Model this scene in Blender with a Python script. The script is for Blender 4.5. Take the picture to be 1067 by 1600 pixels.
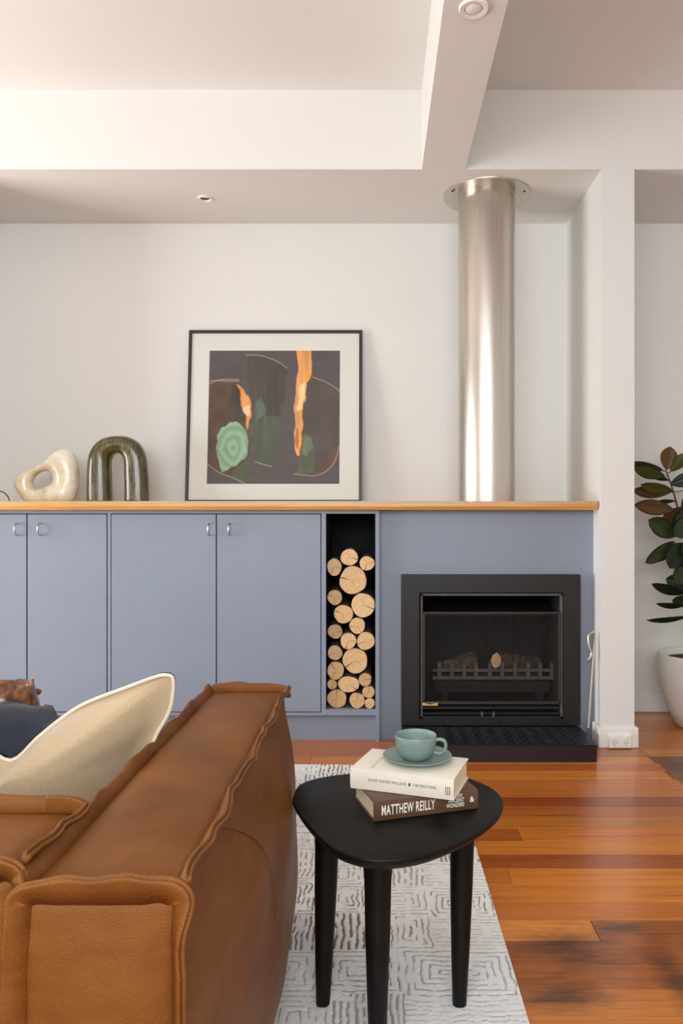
import bpy, bmesh, math, random
import numpy as np
from mathutils import Vector, Matrix

for o in list(bpy.data.objects):
    bpy.data.objects.remove(o, do_unlink=True)
scene = bpy.context.scene
COL = scene.collection
PI = math.pi

# ------------------------------------------------------------------ camera
F, VX, VY, EYE = 1180.0, 588.0, 810.0, 1.10      # focal length (px), vanishing point (px), eye height (m)
cam = bpy.data.cameras.new('camera')
cam.sensor_fit = 'VERTICAL'
cam.sensor_height = 36.0
cam.lens = F / 1600.0 * 36.0
cam.shift_x = (533.5 - VX) / 1600.0
cam.shift_y = (VY - 800.0) / 1600.0
cam.clip_start = 0.05
camo = bpy.data.objects.new('camera', cam)
camo.location = (0, 0, EYE)
camo.rotation_euler = (PI / 2, 0, 0)
COL.objects.link(camo)
scene.camera = camo

# ------------------------------------------------------------------ light
w = bpy.data.worlds.new('sky')
scene.world = w
w.use_nodes = True
w.node_tree.nodes['Background'].inputs['Color'].default_value = (0.80, 0.90, 1.0, 1)
w.node_tree.nodes['Background'].inputs['Strength'].default_value = 1.0
scene.view_settings.view_transform = 'Standard'
scene.view_settings.look = 'None'
scene.view_settings.gamma = 1.0
scene.view_settings.use_curve_mapping = False
scene.view_settings.exposure = 0.0


def area(name, loc, rot, sx, sy, power, col):
    l = bpy.data.lights.new(name, 'AREA')
    l.shape = 'RECTANGLE'
    l.size, l.size_y = sx, sy
    l.energy = power
    l.color = col
    o = bpy.data.objects.new(name, l)
    o.location = loc
    o.rotation_euler = rot
    COL.objects.link(o)
    return o


LX, RX, BY, RY, FZ = -4.5, 3.2, 4.30, -1.7, 3.16      # left wall, right wall, back wall, rear wall, upper ceiling
W1 = (1.50, 3.30, 0.20, 2.05)      # side window: y0 y1 z0 z1
W2 = (-2.2, 1.2, 1.20, 2.95)       # rear window: x0 x1 z0 z1
area('window_side_offscreen', (LX - 0.16, (W1[0] + W1[1]) / 2, (W1[2] + W1[3]) / 2), (0, -PI / 2, 0),
     W1[3] - W1[2], W1[1] - W1[0], 188, (0.97, 0.99, 1.0))
area('window_rear_offscreen', ((W2[0] + W2[1]) / 2, RY - 0.16, (W2[2] + W2[3]) / 2), (PI / 2, 0, 0),
     W2[1] - W2[0], W2[3] - W2[2], 142, (0.91, 0.96, 1.0))


# ------------------------------------------------------------------ helpers
def s(r, g, b):
    def f(c):
        c /= 255.0
        return c / 12.92 if c <= 0.04045 else ((c + 0.055) / 1.055) ** 2.4
    return (f(r), f(g), f(b), 1.0)


def PX(px, Y):
    return (px - VX) / F * Y


def PZ(py, Y):
    return EYE + (VY - py) / F * Y


def P(px, py, Y):
    return Vector((PX(px, Y), Y, PZ(py, Y)))


def on_z(px, py, z):
    Y = (EYE - z) * F / (py - VY)
    return Vector((PX(px, Y), Y, z))


def link(name, me, m=None, parent=None, smooth=False):
    if m is not None and not me.materials:
        me.materials.append(m)
    if smooth:
        me.polygons.foreach_set('use_smooth', [True] * len(me.polygons))
    o = bpy.data.objects.new(name, me)
    COL.objects.link(o)
    if parent is not None:
        o.parent = parent
    return o


def bobj(name, bm, m=None, parent=None, smooth=False, sharp=None):
    bmesh.ops.recalc_face_normals(bm, faces=bm.faces)
    if sharp is not None:
        for e in bm.edges:
            if len(e.link_faces) == 2 and e.calc_face_angle(0) > sharp:
                e.smooth = False
    me = bpy.data.meshes.new(name)
    bm.to_mesh(me)
    bm.free()
    return link(name, me, m, parent, smooth)


def tag(o, label, cat, group=None):
    o['label'] = label
    o['category'] = cat
    if group:
        o['group'] = group
    return o


def struct(o, label=None):
    o['kind'] = 'structure'
    if label:
        o['label'] = label
    return o


def thing(name, label, cat, loc=(0, 0, 0), rz=0, group=None):
    o = bpy.data.objects.new(name, None)
    o.empty_display_size = 0.05
    o.location = loc
    o.rotation_euler = (0, 0, rz)
    COL.objects.link(o)
    return tag(o, label, cat, group)


def box(bm, x0, x1, y0, y1, z0, z1, bevel=0.0, seg=1):
    r = bmesh.ops.create_cube(bm, size=1.0)
    vs = r['verts']
    for v in vs:
        v.co = Vector(((x0 + x1) / 2 + v.co.x * (x1 - x0), (y0 + y1) / 2 + v.co.y * (y1 - y0), (z0 + z1) / 2 + v.co.z * (z1 - z0)))
    if bevel > 0:
        es = list({e for v in vs for e in v.link_edges})
        bmesh.ops.bevel(bm, geom=es, offset=bevel, segments=seg, profile=0.5, affect='EDGES')
    return vs


def boxo(name, dims, m, parent=None, bevel=0.0, seg=1):
    bm = bmesh.new()
    box(bm, *dims, bevel=bevel, seg=seg)
    return bobj(name, bm, m, parent)


def loft(bm, rings, closed=True, cap=True, loop=False):
    """rings: list of lists of Vectors with equal counts."""
    R = [[bm.verts.new(p) for p in r] for r in rings]
    n = len(R[0])
    cnt = len(R) if loop else len(R) - 1
    for i in range(cnt):
        a, b = R[i], R[(i + 1) % len(R)]
        for j in range(n if closed else n - 1):
            k = (j + 1) % n
            bm.faces.new((a[j], a[k], b[k], b[j]))
    if cap and not loop and closed:
        bm.faces.new(R[0][::-1])
        bm.faces.new(R[-1])
    return R


def lathe(bm, prof, n=40, c=(0, 0, 0), sx=1.0, sy=1.0, cap=True):
    rings = []
    for r, z in prof:
        rings.append([Vector((c[0] + sx * r * math.cos(2 * PI * k / n), c[1] + sy * r * math.sin(2 * PI * k / n), c[2] + z)) for k in range(n)])
    return loft(bm, rings, cap=cap)


def frames(pts):
    """parallel transported frames along a polyline"""
    T = []
    for i in range(len(pts)):
        a = pts[max(0, i - 1)]
        b = pts[min(len(pts) - 1, i + 1)]
        T.append((b - a).normalized())
    up = Vector((0, 0, 1)) if abs(T[0].z) < 0.9 else Vector((1, 0, 0))
    n = (up - T[0] * up.dot(T[0])).normalized()
    out = []
    for t in T:
        n = (n - t * n.dot(t)).normalized()
        out.append((t, n, t.cross(n)))
    return out


def tube(bm, pts, r, n=8, cap=True):
    pts = [Vector(p) for p in pts]
    rr = r if isinstance(r, (list, tuple)) else [r] * len(pts)
    rings = []
    for p, q, (t, a, b) in zip(pts, rr, frames(pts)):
        rings.append([p + a * (q * math.cos(2 * PI * k / n)) + b * (q * math.sin(2 * PI * k / n)) for k in range(n)])
    loft(bm, rings, cap=cap)


def spline(pts, m=8, closed=False):
    pts = [Vector(p) for p in pts]
    n = len(pts)
    out = []
    for i in range(n if closed else n - 1):
        if closed:
            p0, p1, p2, p3 = pts[i - 1], pts[i], pts[(i + 1) % n], pts[(i + 2) % n]
        else:
            p0, p1, p2, p3 = pts[max(i - 1, 0)], pts[i], pts[i + 1], pts[min(i + 2, n - 1)]
        for k in range(m):
            t = k / m
            out.append(0.5 * ((2 * p1) + (p2 - p0) * t + (2 * p0 - 5 * p1 + 4 * p2 - p3) * t * t + (3 * p1 - p0 - 3 * p2 + p3) * t ** 3))
    if not closed:
        out.append(pts[-1])
    return out


# ------------------------------------------------------------------ materials
class Mat:
    def __init__(self, name, col=(0.5, 0.5, 0.5, 1), rough=0.5, metal=0.0, coat=0.0, coatr=0.1, spec=0.5, sheen=0.0):
        self.m = bpy.data.materials.new(name)
        self.m.use_nodes = True
        self.t = self.m.node_tree
        self.b = self.t.nodes['Principled BSDF']
        i = self.b.inputs
        i['Base Color'].default_value = col
        i['Roughness'].default_value = rough
        i['Metallic'].default_value = metal
        i['Coat Weight'].default_value = coat
        i['Coat Roughness'].default_value = coatr
        i['Specular IOR Level'].default_value = spec
        i['Sheen Weight'].default_value = sheen

    def n(self, kind, **kw):
        nd = self.t.nodes.new(kind)
        for k, v in kw.items():
            if k in nd.inputs:
                nd.inputs[k].default_value = v
            else:
                setattr(nd, k, v)
        return nd

    def l(self, a, b):
        self.t.links.new(a, b)

    def coords(self, scale=(1, 1, 1), kind='Object'):
        if kind == 'World':
            c = self.n('ShaderNodeNewGeometry').outputs['Position']
        else:
            c = self.n('ShaderNodeTexCoord').outputs[kind]
        mp = self.n('ShaderNodeMapping')
        mp.inputs['Scale'].default_value = scale
        self.l(c, mp.inputs['Vector'])
        return mp.outputs['Vector']

    def noise(self, vec, scale, detail=3.0, rough=0.55, dist=0.0):
        nd = self.n('ShaderNodeTexNoise')
        nd.inputs['Scale'].default_value = scale
        nd.inputs['Detail'].default_value = detail
        nd.inputs['Roughness'].default_value = rough
        nd.inputs['Distortion'].default_value = dist
        self.l(vec, nd.inputs['Vector'])
        return nd.outputs['Fac']

    def ramp(self, fac, stops):
        r = self.n('ShaderNodeValToRGB')
        e = r.color_ramp.elements
        while len(e) < len(stops):
            e.new(0.5)
        for el, (p, c) in zip(e, stops):
            el.position = p
            el.color = c
        self.l(fac, r.inputs['Fac'])
        return r.outputs['Color']

    def mix(self, fac, a, b, mode='MIX'):
        nd = self.n('ShaderNodeMix', data_type='RGBA', blend_type=mode)
        for v, idx in ((fac, 0), (a, 6), (b, 7)):
            if hasattr(v, 'node'):
                self.l(v, nd.inputs[idx])
            else:
                nd.inputs[idx].default_value = v
        return nd.outputs[2]

    def math(self, op, a, b=0.0, c=0.0, clamp=False):
        nd = self.n('ShaderNodeMath', operation=op, use_clamp=clamp)
        for k, v in enumerate((a, b, c)):
            if hasattr(v, 'node'):
                self.l(v, nd.inputs[k])
            else:
                nd.inputs[k].default_value = v
        return nd.outputs[0]

    def color(self, sock):
        self.l(sock, self.b.inputs['Base Color'])

    def bump(self, h, strength=0.2, dist=0.01):
        nd = self.n('ShaderNodeBump')
        nd.inputs['Strength'].default_value = strength
        nd.inputs['Distance'].default_value = dist
        self.l(h, nd.inputs['Height'])
        self.l(nd.outputs['Normal'], self.b.inputs['Normal'])


M = {}


def plain(key, col, rough=0.5, metal=0.0, nscale=0, namp=0.06, bump=0.0, bscale=60, **kw):
    m = Mat(key, col, rough, metal, **kw)
    v = m.coords()
    if nscale:
        f = m.noise(v, nscale)
        lo = tuple(c * (1 - namp) for c in col[:3]) + (1,)
        hi = tuple(min(1, c * (1 + namp)) for c in col[:3]) + (1,)
        m.color(m.ramp(f, [(0.3, lo), (0.7, hi)]))
    if bump:
        m.bump(m.noise(v, bscale, 4), bump, 0.004)
    M[key] = m.m
    return m


plain('wall_paint', s(227, 226, 222), 0.75, nscale=2.0, namp=0.012, bump=0.05, bscale=180)
plain('ceiling_paint', s(228, 226, 221), 0.85, nscale=1.5, namp=0.012)
plain('trim_paint', s(236, 234, 228), 0.4)
plain('cabinet_paint', s(133, 142, 157), 0.45, nscale=3.0, namp=0.03, bump=0.03, bscale=40)
plain('lamp_can', s(52, 48, 44), 0.6)
plain('bay_black', s(14, 15, 16), 0.85)
plain('chrome', s(205, 205, 208), 0.18, 1.0)
plain('black_steel', s(20, 18, 18), 0.45, 0.0, nscale=14, namp=0.25, bump=0.05, bscale=30)
plain('black_inner', s(20, 20, 20), 0.5)
plain('firebrick_dark', s(26, 25, 25), 0.9, nscale=9, namp=0.3)
plain('mesh_wire', s(62, 60, 58), 0.45, 0.6)
plain('grate_iron', s(92, 86, 84), 0.7, nscale=20, namp=0.3, bump=0.3, bscale=60)
plain('subfloor', s(34, 20, 12), 0.9)
plain('poker_steel', s(214, 206, 184), 0.3, 0.7)
plain('plastic_white', s(240, 238, 232), 0.3)
plain('screw_and_slot_shade', s(50, 46, 42), 0.8)  # dark screw heads, and the painted shade of the outlet's pin holes
plain('cup_glaze', s(126, 148, 141), 0.42, nscale=60, namp=0.07)
plain('page_paper', s(233, 219, 186), 0.85)
plain('book_cream', s(232, 224, 208), 0.5, nscale=8, namp=0.015)
plain('book_brown', s(92, 66, 48), 0.38, nscale=12, namp=0.25)
plain('ink_dark', s(58, 52, 48), 0.6)
plain('ink_grey', s(168, 172, 170), 0.6)
plain('ink_white', s(240, 236, 226), 0.5)
plain('frame_black', s(38, 33, 29), 0.4, nscale=30, namp=0.2)
plain('mount_board', s(221, 221, 212), 0.8)
plain('pot_white', s(226, 222, 214), 0.6, nscale=7, namp=0.05, bump=0.12, bscale=22)
plain('soil', s(46, 36, 28), 0.95, bump=0.6, bscale=70)
plain('stem_brown', s(58, 44, 32), 0.7)
plain('sage_fabric', s(146, 146, 132), 0.9, bump=0.2, bscale=300)
plain('wire_dark', s(70, 58, 46), 0.4, 0.6)
plain('lamp_white', s(238, 234, 226), 0.4)
plain('navy_fabric', s(26, 34, 46), 0.85, nscale=40, namp=0.2, bump=0.25, bscale=240, sheen=0.1)
plain('label_orange', s(216, 168, 110), 0.5)
plain('label_red', s(170, 60, 36), 0.5)
plain('table_dark', s(38, 30, 26), 0.5)

# brushed stainless flue
m = Mat('stainless', s(206, 196, 182), 0.33, 1.0)
v = m.coords((60, 60, 1.2))
f = m.noise(v, 3.0, 3)
m.color(m.ramp(f, [(0.3, s(200, 193, 182)), (0.7, s(210, 203, 193))]))
m.l(m.math('MULTIPLY_ADD', m.noise(m.coords((3, 3, 0.7)), 2.0), 0.14, 0.24), m.b.inputs['Roughness'])
m.b.inputs['Anisotropic'].default_value = 0.4
M['stainless'] = m.m

# pale timber worktop
m = Mat('counter_timber', s(214, 164, 96), 0.38, coat=0.2, coatr=0.2)
v = m.coords((1.0, 14, 22))
f = m.noise(v, 2.5, 5, 0.6, 0.6)
f2 = m.noise(m.coords((0.5, 60, 90)), 3.0, 3)
c = m.ramp(f, [(0.25, s(190, 132, 70)), (0.5, s(212, 160, 94)), (0.8, s(226, 182, 116))])
m.color(m.mix(0.25, c, m.ramp(f2, [(0.35, s(178, 120, 62)), (0.7, s(228, 184, 120))])))
M['counter_timber'] = m.m

# polished floorboards: each board carries its own tone as object colour
m = Mat('floorboard', rough=0.34, coat=0.5, coatr=0.13, spec=0.35)
oi = m.n('ShaderNodeObjectInfo')
pos = m.n('ShaderNodeNewGeometry').outputs['Position']
off = m.n('ShaderNodeVectorMath', operation='SCALE')
m.l(oi.outputs['Location'], off.inputs[0])
cmb = m.n('ShaderNodeCombineXYZ')
m.l(m.math('MULTIPLY', oi.outputs['Random'], 37.0), cmb.inputs[2])
add = m.n('ShaderNodeVectorMath', operation='ADD')
m.l(pos, add.inputs[0])
m.l(cmb.outputs[0], add.inputs[1])
mp = m.n('ShaderNodeMapping')
mp.inputs['Scale'].default_value = (1.2, 26, 1)
m.l(add.outputs[0], mp.inputs['Vector'])
g1 = m.noise(mp.outputs['Vector'], 2.2, 6, 0.62, 0.7)
mp2 = m.n('ShaderNodeMapping')
mp2.inputs['Scale'].default_value = (3.0, 150, 1)
m.l(add.outputs[0], mp2.inputs['Vector'])
g2 = m.noise(mp2.outputs['Vector'], 2.0, 3)
grain = m.ramp(g1, [(0.2, (0.62, 0.52, 0.44, 1)), (0.5, (1, 1, 1, 1)), (0.8, (1.22, 1.2, 1.14, 1))])
c = m.mix(1.0, m.mix(1.0, oi.outputs['Color'], (1.18, 1.16, .86, 1), 'MULTIPLY'), grain, 'MULTIPLY')
fine = m.ramp(g2, [(0.3, (0.80, 0.76, 0.72, 1)), (0.6, (1.05, 1.05, 1.05, 1))])
c = m.mix(0.7, c, m.mix(1.0, c, fine, 'MULTIPLY'))
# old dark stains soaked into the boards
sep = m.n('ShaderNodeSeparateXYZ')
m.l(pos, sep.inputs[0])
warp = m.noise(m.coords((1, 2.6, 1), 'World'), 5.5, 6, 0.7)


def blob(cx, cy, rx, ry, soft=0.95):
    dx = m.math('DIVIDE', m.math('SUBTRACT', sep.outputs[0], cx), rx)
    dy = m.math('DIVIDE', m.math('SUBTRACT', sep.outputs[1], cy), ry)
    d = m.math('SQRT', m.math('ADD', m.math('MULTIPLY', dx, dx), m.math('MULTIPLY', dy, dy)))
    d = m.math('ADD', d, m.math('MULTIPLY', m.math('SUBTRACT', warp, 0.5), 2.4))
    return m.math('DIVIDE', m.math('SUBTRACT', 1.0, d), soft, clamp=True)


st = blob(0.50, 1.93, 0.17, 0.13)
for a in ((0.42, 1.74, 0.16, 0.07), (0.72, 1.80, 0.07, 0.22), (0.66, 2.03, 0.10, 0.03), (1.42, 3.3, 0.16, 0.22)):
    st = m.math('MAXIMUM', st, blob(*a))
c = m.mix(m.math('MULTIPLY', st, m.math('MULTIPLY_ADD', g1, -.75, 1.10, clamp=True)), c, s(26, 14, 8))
m.color(c)
m.bump(g2, 0.05, 0.002)
m.l(m.math('MULTIPLY_ADD', g1, 0.16, 0.22), m.b.inputs['Roughness'])
M['floorboard'] = m.m

# tan leather
m = Mat('leather', rough=0.44, sheen=0.0, spec=0.22)
v = m.coords((1, 1, 1))
big = m.noise(v, 4.5, 4, 0.55)
streak = m.noise(m.coords((3, 3, 9)), 2.0, 4, 0.6, 0.4)
c = m.ramp(big, [(0.3, s(108, 60, 20)), (0.55, s(130, 77, 28)), (0.8, s(150, 98, 45))])
c2 = m.ramp(streak, [(0.3, s(96, 54, 18)), (0.7, s(150, 102, 54))])
m.color(m.mix(0.3, c, c2))
vo = m.n('ShaderNodeTexVoronoi')
vo.inputs['Scale'].default_value = 520
m.l(v, vo.inputs['Vector'])
wr = m.noise(m.coords((1, 1, 1)), 22, 4, 0.6, 1.0)
h = m.math('ADD', m.math('MULTIPLY', vo.outputs['Distance'], 0.55), m.math('MULTIPLY', wr, 0.9))
m.bump(h, 0.34, 0.004)
m.l(m.math('MULTIPLY_ADD', big, 0.2, 0.32), m.b.inputs['Roughness'])
M['leather'] = m.m

# woven cushion cloth
m = Mat('weave', rough=0.85, sheen=0.3)
v = m.coords()
h = m.noise(v, 800, 2, 0.6)
m.color(m.ramp(h, [(0.3, s(172, 146, 108)), (0.5, s(196, 172, 136)), (0.7, s(210, 190, 156))]))
m.bump(h, 0.5, 0.003)
M['weave'] = m.m

# cushion piping, paler
plain('piping', s(228, 216, 194), 0.85, bump=0.3, bscale=300)

# cream pearly glaze
m = Mat('pearl_glaze', rough=0.22, coat=0.5, coatr=0.1)
v = m.coords()
f = m.noise(v, 9, 3, 0.5, 1.4)
m.color(m.ramp(f, [(0.3, s(220, 202, 160)), (0.5, s(238, 228, 204)), (0.75, s(246, 241, 228))]))
M['pearl_glaze'] = m.m

# olive streaked glaze
m = Mat('olive_glaze', rough=0.16, coat=0.6, coatr=0.06)
v = m.coords((14, 4, 2.2))
f = m.noise(v, 6, 5, 0.65, 0.8)
m.color(m.ramp(f, [(0.3, s(44, 40, 14)), (0.55, s(82, 74, 30)), (0.7, s(104, 96, 52)), (0.78, s(160, 152, 112))]))
m.bump(f, 0.35, 0.006)
M['olive_glaze'] = m.m

# brown lustre glaze
m = Mat('amber_glaze', rough=0.12, coat=0.7, coatr=0.05)
v = m.coords()
f = m.noise(v, 24, 4, 0.6, 1.0)
m.color(m.ramp(f, [(0.3, s(56, 26, 10)), (0.5, s(120, 66, 28)), (0.75, s(178, 116, 60))]))
m.bump(f, 0.4, 0.01)
M['amber_glaze'] = m.m

# black stained open-grain timber
m = Mat('black_timber', rough=0.46, spec=0.22)
v = m.coords((3, 40, 3))
f = m.noise(v, 4, 5, 0.6, 0.4)
m.color(m.ramp(f, [(0.3, s(9, 8, 8)), (0.7, s(20, 18, 17))]))
m.bump(f, 0.15, 0.003)
M['black_timber'] = m.m

# tread plate
plain('tread_steel', s(30, 33, 40), 0.38, 0.3, nscale=20, namp=0.2)

# log bark and sawn end
m = Mat('bark', rough=0.95)
v = m.coords((1, 1, 1))
f = m.noise(v, 30, 5, 0.65, 0.5)
m.color(m.ramp(f, [(0.3, s(50, 38, 28)), (0.6, s(108, 86, 62)), (0.85, s(150, 128, 98))]))
m.bump(f, 0.8, 0.01)
M['bark'] = m.m

m = Mat('sawn_end', rough=0.85)
oi = m.n('ShaderNodeObjectInfo')
tc = m.n('ShaderNodeTexCoord')
rot = m.n('ShaderNodeVectorRotate', rotation_type='Y_AXIS')
m.l(tc.outputs['Object'], rot.inputs['Vector'])
m.l(m.math('MULTIPLY', oi.outputs['Random'], 6.283), rot.inputs['Angle'])
sp = m.n('ShaderNodeSeparateXYZ')
m.l(rot.outputs[0], sp.inputs[0])
nz = m.noise(tc.outputs['Object'], 60, 3, 0.6)
rad = m.math('SQRT', m.math('ADD', m.math('MULTIPLY', sp.outputs[0], sp.outputs[0]), m.math('MULTIPLY', sp.outputs[2], sp.outputs[2])))
ring = m.math('SINE', m.math('MULTIPLY', m.math('ADD', rad, m.math('MULTIPLY', nz, 0.006)), 900.0))
c = m.ramp(m.math('MULTIPLY_ADD', ring, 0.5, 0.5), [(0.0, s(204, 164, 116)), (0.5, s(224, 190, 146)), (1.0, s(234, 204, 162))])
c = m.mix(m.math('MULTIPLY', m.math('SUBTRACT', nz, 0.35, clamp=True), 1.2), c, s(186, 134, 80))
tone = m.ramp(oi.outputs['Random'], [(0.0, (0.82, 0.76, 0.68, 1)), (0.4, (1, 0.97, 0.92, 1)), (1.0, (1.08, 1.08, 1.06, 1))])
c = m.mix(1.0, c, tone, 'MULTIPLY')
zz = m.math('ADD', sp.outputs[2], m.math('MULTIPLY', m.math('SUBTRACT', nz, 0.5), 0.006))
wdt = m.math('MULTIPLY', sp.outputs[0], 0.035)
crack = m.math('MULTIPLY', m.math('LESS_THAN', m.math('ABSOLUTE', zz), m.math('ADD', wdt, 0.0003)), m.math('GREATER_THAN', sp.outputs[0], -0.002))
xx = m.math('ADD', sp.outputs[0], m.math('MULTIPLY', sp.outputs[2], 0.45))
crack2 = m.math('MULTIPLY', m.math('LESS_THAN', m.math('ABSOLUTE', xx), 0.0008), m.math('GREATER_THAN', sp.outputs[2], 0.0))
crack2 = m.math('MULTIPLY', crack2, m.math('LESS_THAN', rad, 0.035))
m.color(m.mix(m.math('MAXIMUM', crack, m.math('MULTIPLY', crack2, 0.7)), c, s(58, 36, 20)))
m.bump(nz, 0.3, 0.003)
M['sawn_end'] = m.m

# leaf: green above, brown felt underneath, chosen by object colour
m = Mat('leaf', rough=0.36)
oi = m.n('ShaderNodeObjectInfo')
f = m.noise(m.coords((4, 18, 4)), 6, 3)
m.color(m.mix(1.0, oi.outputs['Color'], m.ramp(f, [(0.3, (0.75, 0.75, 0.75, 1)), (0.7, (1.15, 1.15, 1.15, 1))]), 'MULTIPLY'))
M['leaf'] = m.m


def attr_mat(key, rough=0.9, bump=0.0, bscale=400, sheen=0.0, gain=0.1):
    m = Mat(key, rough=rough, sheen=sheen)
    a = m.n('ShaderNodeAttribute', attribute_name='tone')
    f = m.noise(m.coords(), bscale, 3)
    m.color(m.mix(1.0, a.outputs['Color'], m.ramp(f, [(0.3, (1 - gain,) * 3 + (1,)), (0.7, (1 + gain * 0.5,) * 3 + (1,))]), 'MULTIPLY'))
    if bump:
        m.bump(f, bump, 0.006)
    M[key] = m.m


attr_mat('rug_pile', 0.95, 0.3, 260, 0.3, 0.08)
attr_mat('print_ink', 0.55, 0.0, 300)

# ------------------------------------------------------------------ room shell
COLF = 3.63                       # front face of the nib column / bulkhead
COLX0, COLX1 = 1.080, 1.240
SOF = 2.778                       # underside of bulkhead and beam


def walls(name, boxes, mat, label=None):
    bm = bmesh.new()
    for b in boxes:
        box(bm, *b)
    return struct(bobj(name, bm, M[mat]), label)


floor = walls('floor', [(LX, RX, RY, BY, -0.12, -0.022)], 'subfloor', 'polished timber floor of narrow red-brown boards')
walls('wall_back', [(LX - .2, RX + .2, BY, BY + .15, -0.12, FZ + .1)], 'wall_paint')
walls('wall_right', [(RX, RX + .15, RY, BY, -0.12, FZ + .1)], 'wall_paint')
y0, y1, z0, z1 = W1
walls('wall_left', [(LX - .15, LX, RY, y0, -.12, FZ + .1), (LX - .15, LX, y1, BY, -.12, FZ + .1),
                    (LX - .15, LX, y0, y1, -.12, z0), (LX - .15, LX, y0, y1, z1, FZ + .1)], 'wall_paint')
x0, x1, z0, z1 = W2
walls('wall_rear', [(LX - .2, x0, RY - .15, RY, -.12, FZ + .1), (x1, RX + .2, RY - .15, RY, -.12, FZ + .1),
                    (x0, x1, RY - .15, RY, -.12, z0), (x0, x1, RY - .15, RY, z1, FZ + .1)], 'wall_paint')
walls('ceiling', [(LX - .2, RX + .2, RY - .2, BY + .2, FZ, FZ + .12)], 'ceiling_paint', 'raised warm white ceiling between the beams')
GLX, GLY, GLR = PX(320.5, (SOF - EYE) * F / 500.0), (SOF - EYE) * F / 500.0, .0268      # gimbal lamp opening
bm = bmesh.new()
lo = [bm.verts.new(c) for c in ((LX, COLF, SOF), (RX, COLF, SOF), (RX, BY, SOF), (LX, BY, SOF))]
hi = [bm.verts.new((v.co.x, v.co.y, FZ)) for v in lo]
ci = [bm.verts.new((GLX + GLR * math.cos(2 * PI * k / 32), GLY + GLR * math.sin(2 * PI * k / 32), SOF)) for k in range(32)]
ct = [bm.verts.new((v.co.x, v.co.y, SOF + .07)) for v in ci]
for k in range(4):
    bm.faces.new((lo[k], lo[(k + 1) % 4], hi[(k + 1) % 4], hi[k]))
bm.faces.new(hi)
for k in range(32):
    bm.faces.new((ci[k], ci[(k + 1) % 32], ct[(k + 1) % 32], ct[k]))
bm.faces.new(ct)
# underside: a fan from each corner to its quarter of the opening, quarters centred on the corners' sides
for k in range(32):
    a_ = 2 * PI * (k + .5) / 32
    j = {0: 2, 1: 3, 2: 0, 3: 1}[int(a_ // (PI / 2))]          # corner lying in this quarter
    bm.faces.new((ci[k], ci[(k + 1) % 32], lo[j]))
for k, j0, j1 in ((8, 2, 3), (16, 3, 0), (24, 0, 1), (0, 1, 2)):
    bm.faces.new((ci[k], lo[j0], lo[j1]))
struct(bobj('ceiling_bulkhead', bm, M['ceiling_paint']), 'dropped warm white bulkhead over the cabinets')
walls('ceiling_beam', [(.219, .427, RY, COLF, SOF, FZ)], 'ceiling_paint', 'white box beam running out from the bulkhead')
walls('wall_alcove', [(-2.315, -2.155, COLF, BY, -.022, SOF)], 'wall_paint', 'narrow white nib wall closing the other end of the cupboards')
walls('wall_nib', [(COLX0, COLX1, COLF, BY, -.022, SOF)], 'wall_paint', 'narrow white nib wall beside the fireplace')
# window frames
bm = bmesh.new()
y0, y1, z0, z1 = W1
for a in ((y0, y0 + .06, z0, z1), (y1 - .06, y1, z0, z1), (y0, y1, z0, z0 + .06), (y0, y1, z1 - .06, z1), ((y0 + y1) / 2 - .03, (y0 + y1) / 2 + .03, z0, z1)):
    box(bm, LX - .09, LX - .04, *a)
struct(bobj('window_1', bm, M['trim_paint']))
bm = bmesh.new()
x0, x1, z0, z1 = W2
for a, b in (((x0, x0 + .06), (z0, z1)), ((x1 - .06, x1), (z0, z1)), ((x0, x1), (z0, z0 + .06)), ((x0, x1), (z1 - .06, z1)), ((-.68, -.62), (z0, z1))):
    box(bm, a[0], a[1], RY - .09, RY - .04, *b)
struct(bobj('window_2', bm, M['trim_paint']))


def baseboard(name, pts, h=.098, t=.016):
    """pts: polyline of (x,y) wall points, left-hand normal into room"""
    bm = bmesh.new()
    for dims in pts:
        box(bm, *dims, 0, h, bevel=.004)
    return struct(bobj(name, bm, M['trim_paint']))


baseboard('baseboard_back', [(COLX1 + .002, RX, BY - .016, BY)])
baseboard('baseboard_nib', [(COLX0 - .016, COLX1 + .016, COLF - .016, COLF), (COLX0 - .016, COLX0, COLF - .01, 3.735), (COLX1, COLX1 + .016, COLF - .01, BY - .016)])
baseboard('baseboard_right', [(RX - .016, RX, RY, BY - .016)])
baseboard('baseboard_left', [(LX, LX + .016, RY, BY)])

# floorboards
rnd = random.Random(7)
BW = .1017
Y0 = 2.0686


def plank_colour(r, k):
    base = rnd.choice([(186, 110, 46), (192, 116, 48), (178, 100, 40), (198, 124, 54), (182, 106, 42), (170, 92, 38)])
    j = rnd.uniform(.92, 1.06)
    return tuple(min(255, v * j) for v in base)


fixed = {3: (142, 76, 38), 8: (132, 66, 34), 9: (168, 100, 48), 4: (180, 114, 54), 5: (176, 106, 48), 2: (182, 116, 54), 1: (178, 110, 52), 0: (170, 102, 46),
         -1: (136, 80, 42), -2: (140, 80, 42), -3: (146, 86, 44), -4: (150, 92, 48), 10: (172, 102, 48), 11: (184, 118, 60), 12: (164, 88, 40)}
joints = {2: [0.41], -1: [0.585], -4: [0.90], 12: [0.30], 7: [-.6, 2.2], 0: [-.9]}
mcache = {}


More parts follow.
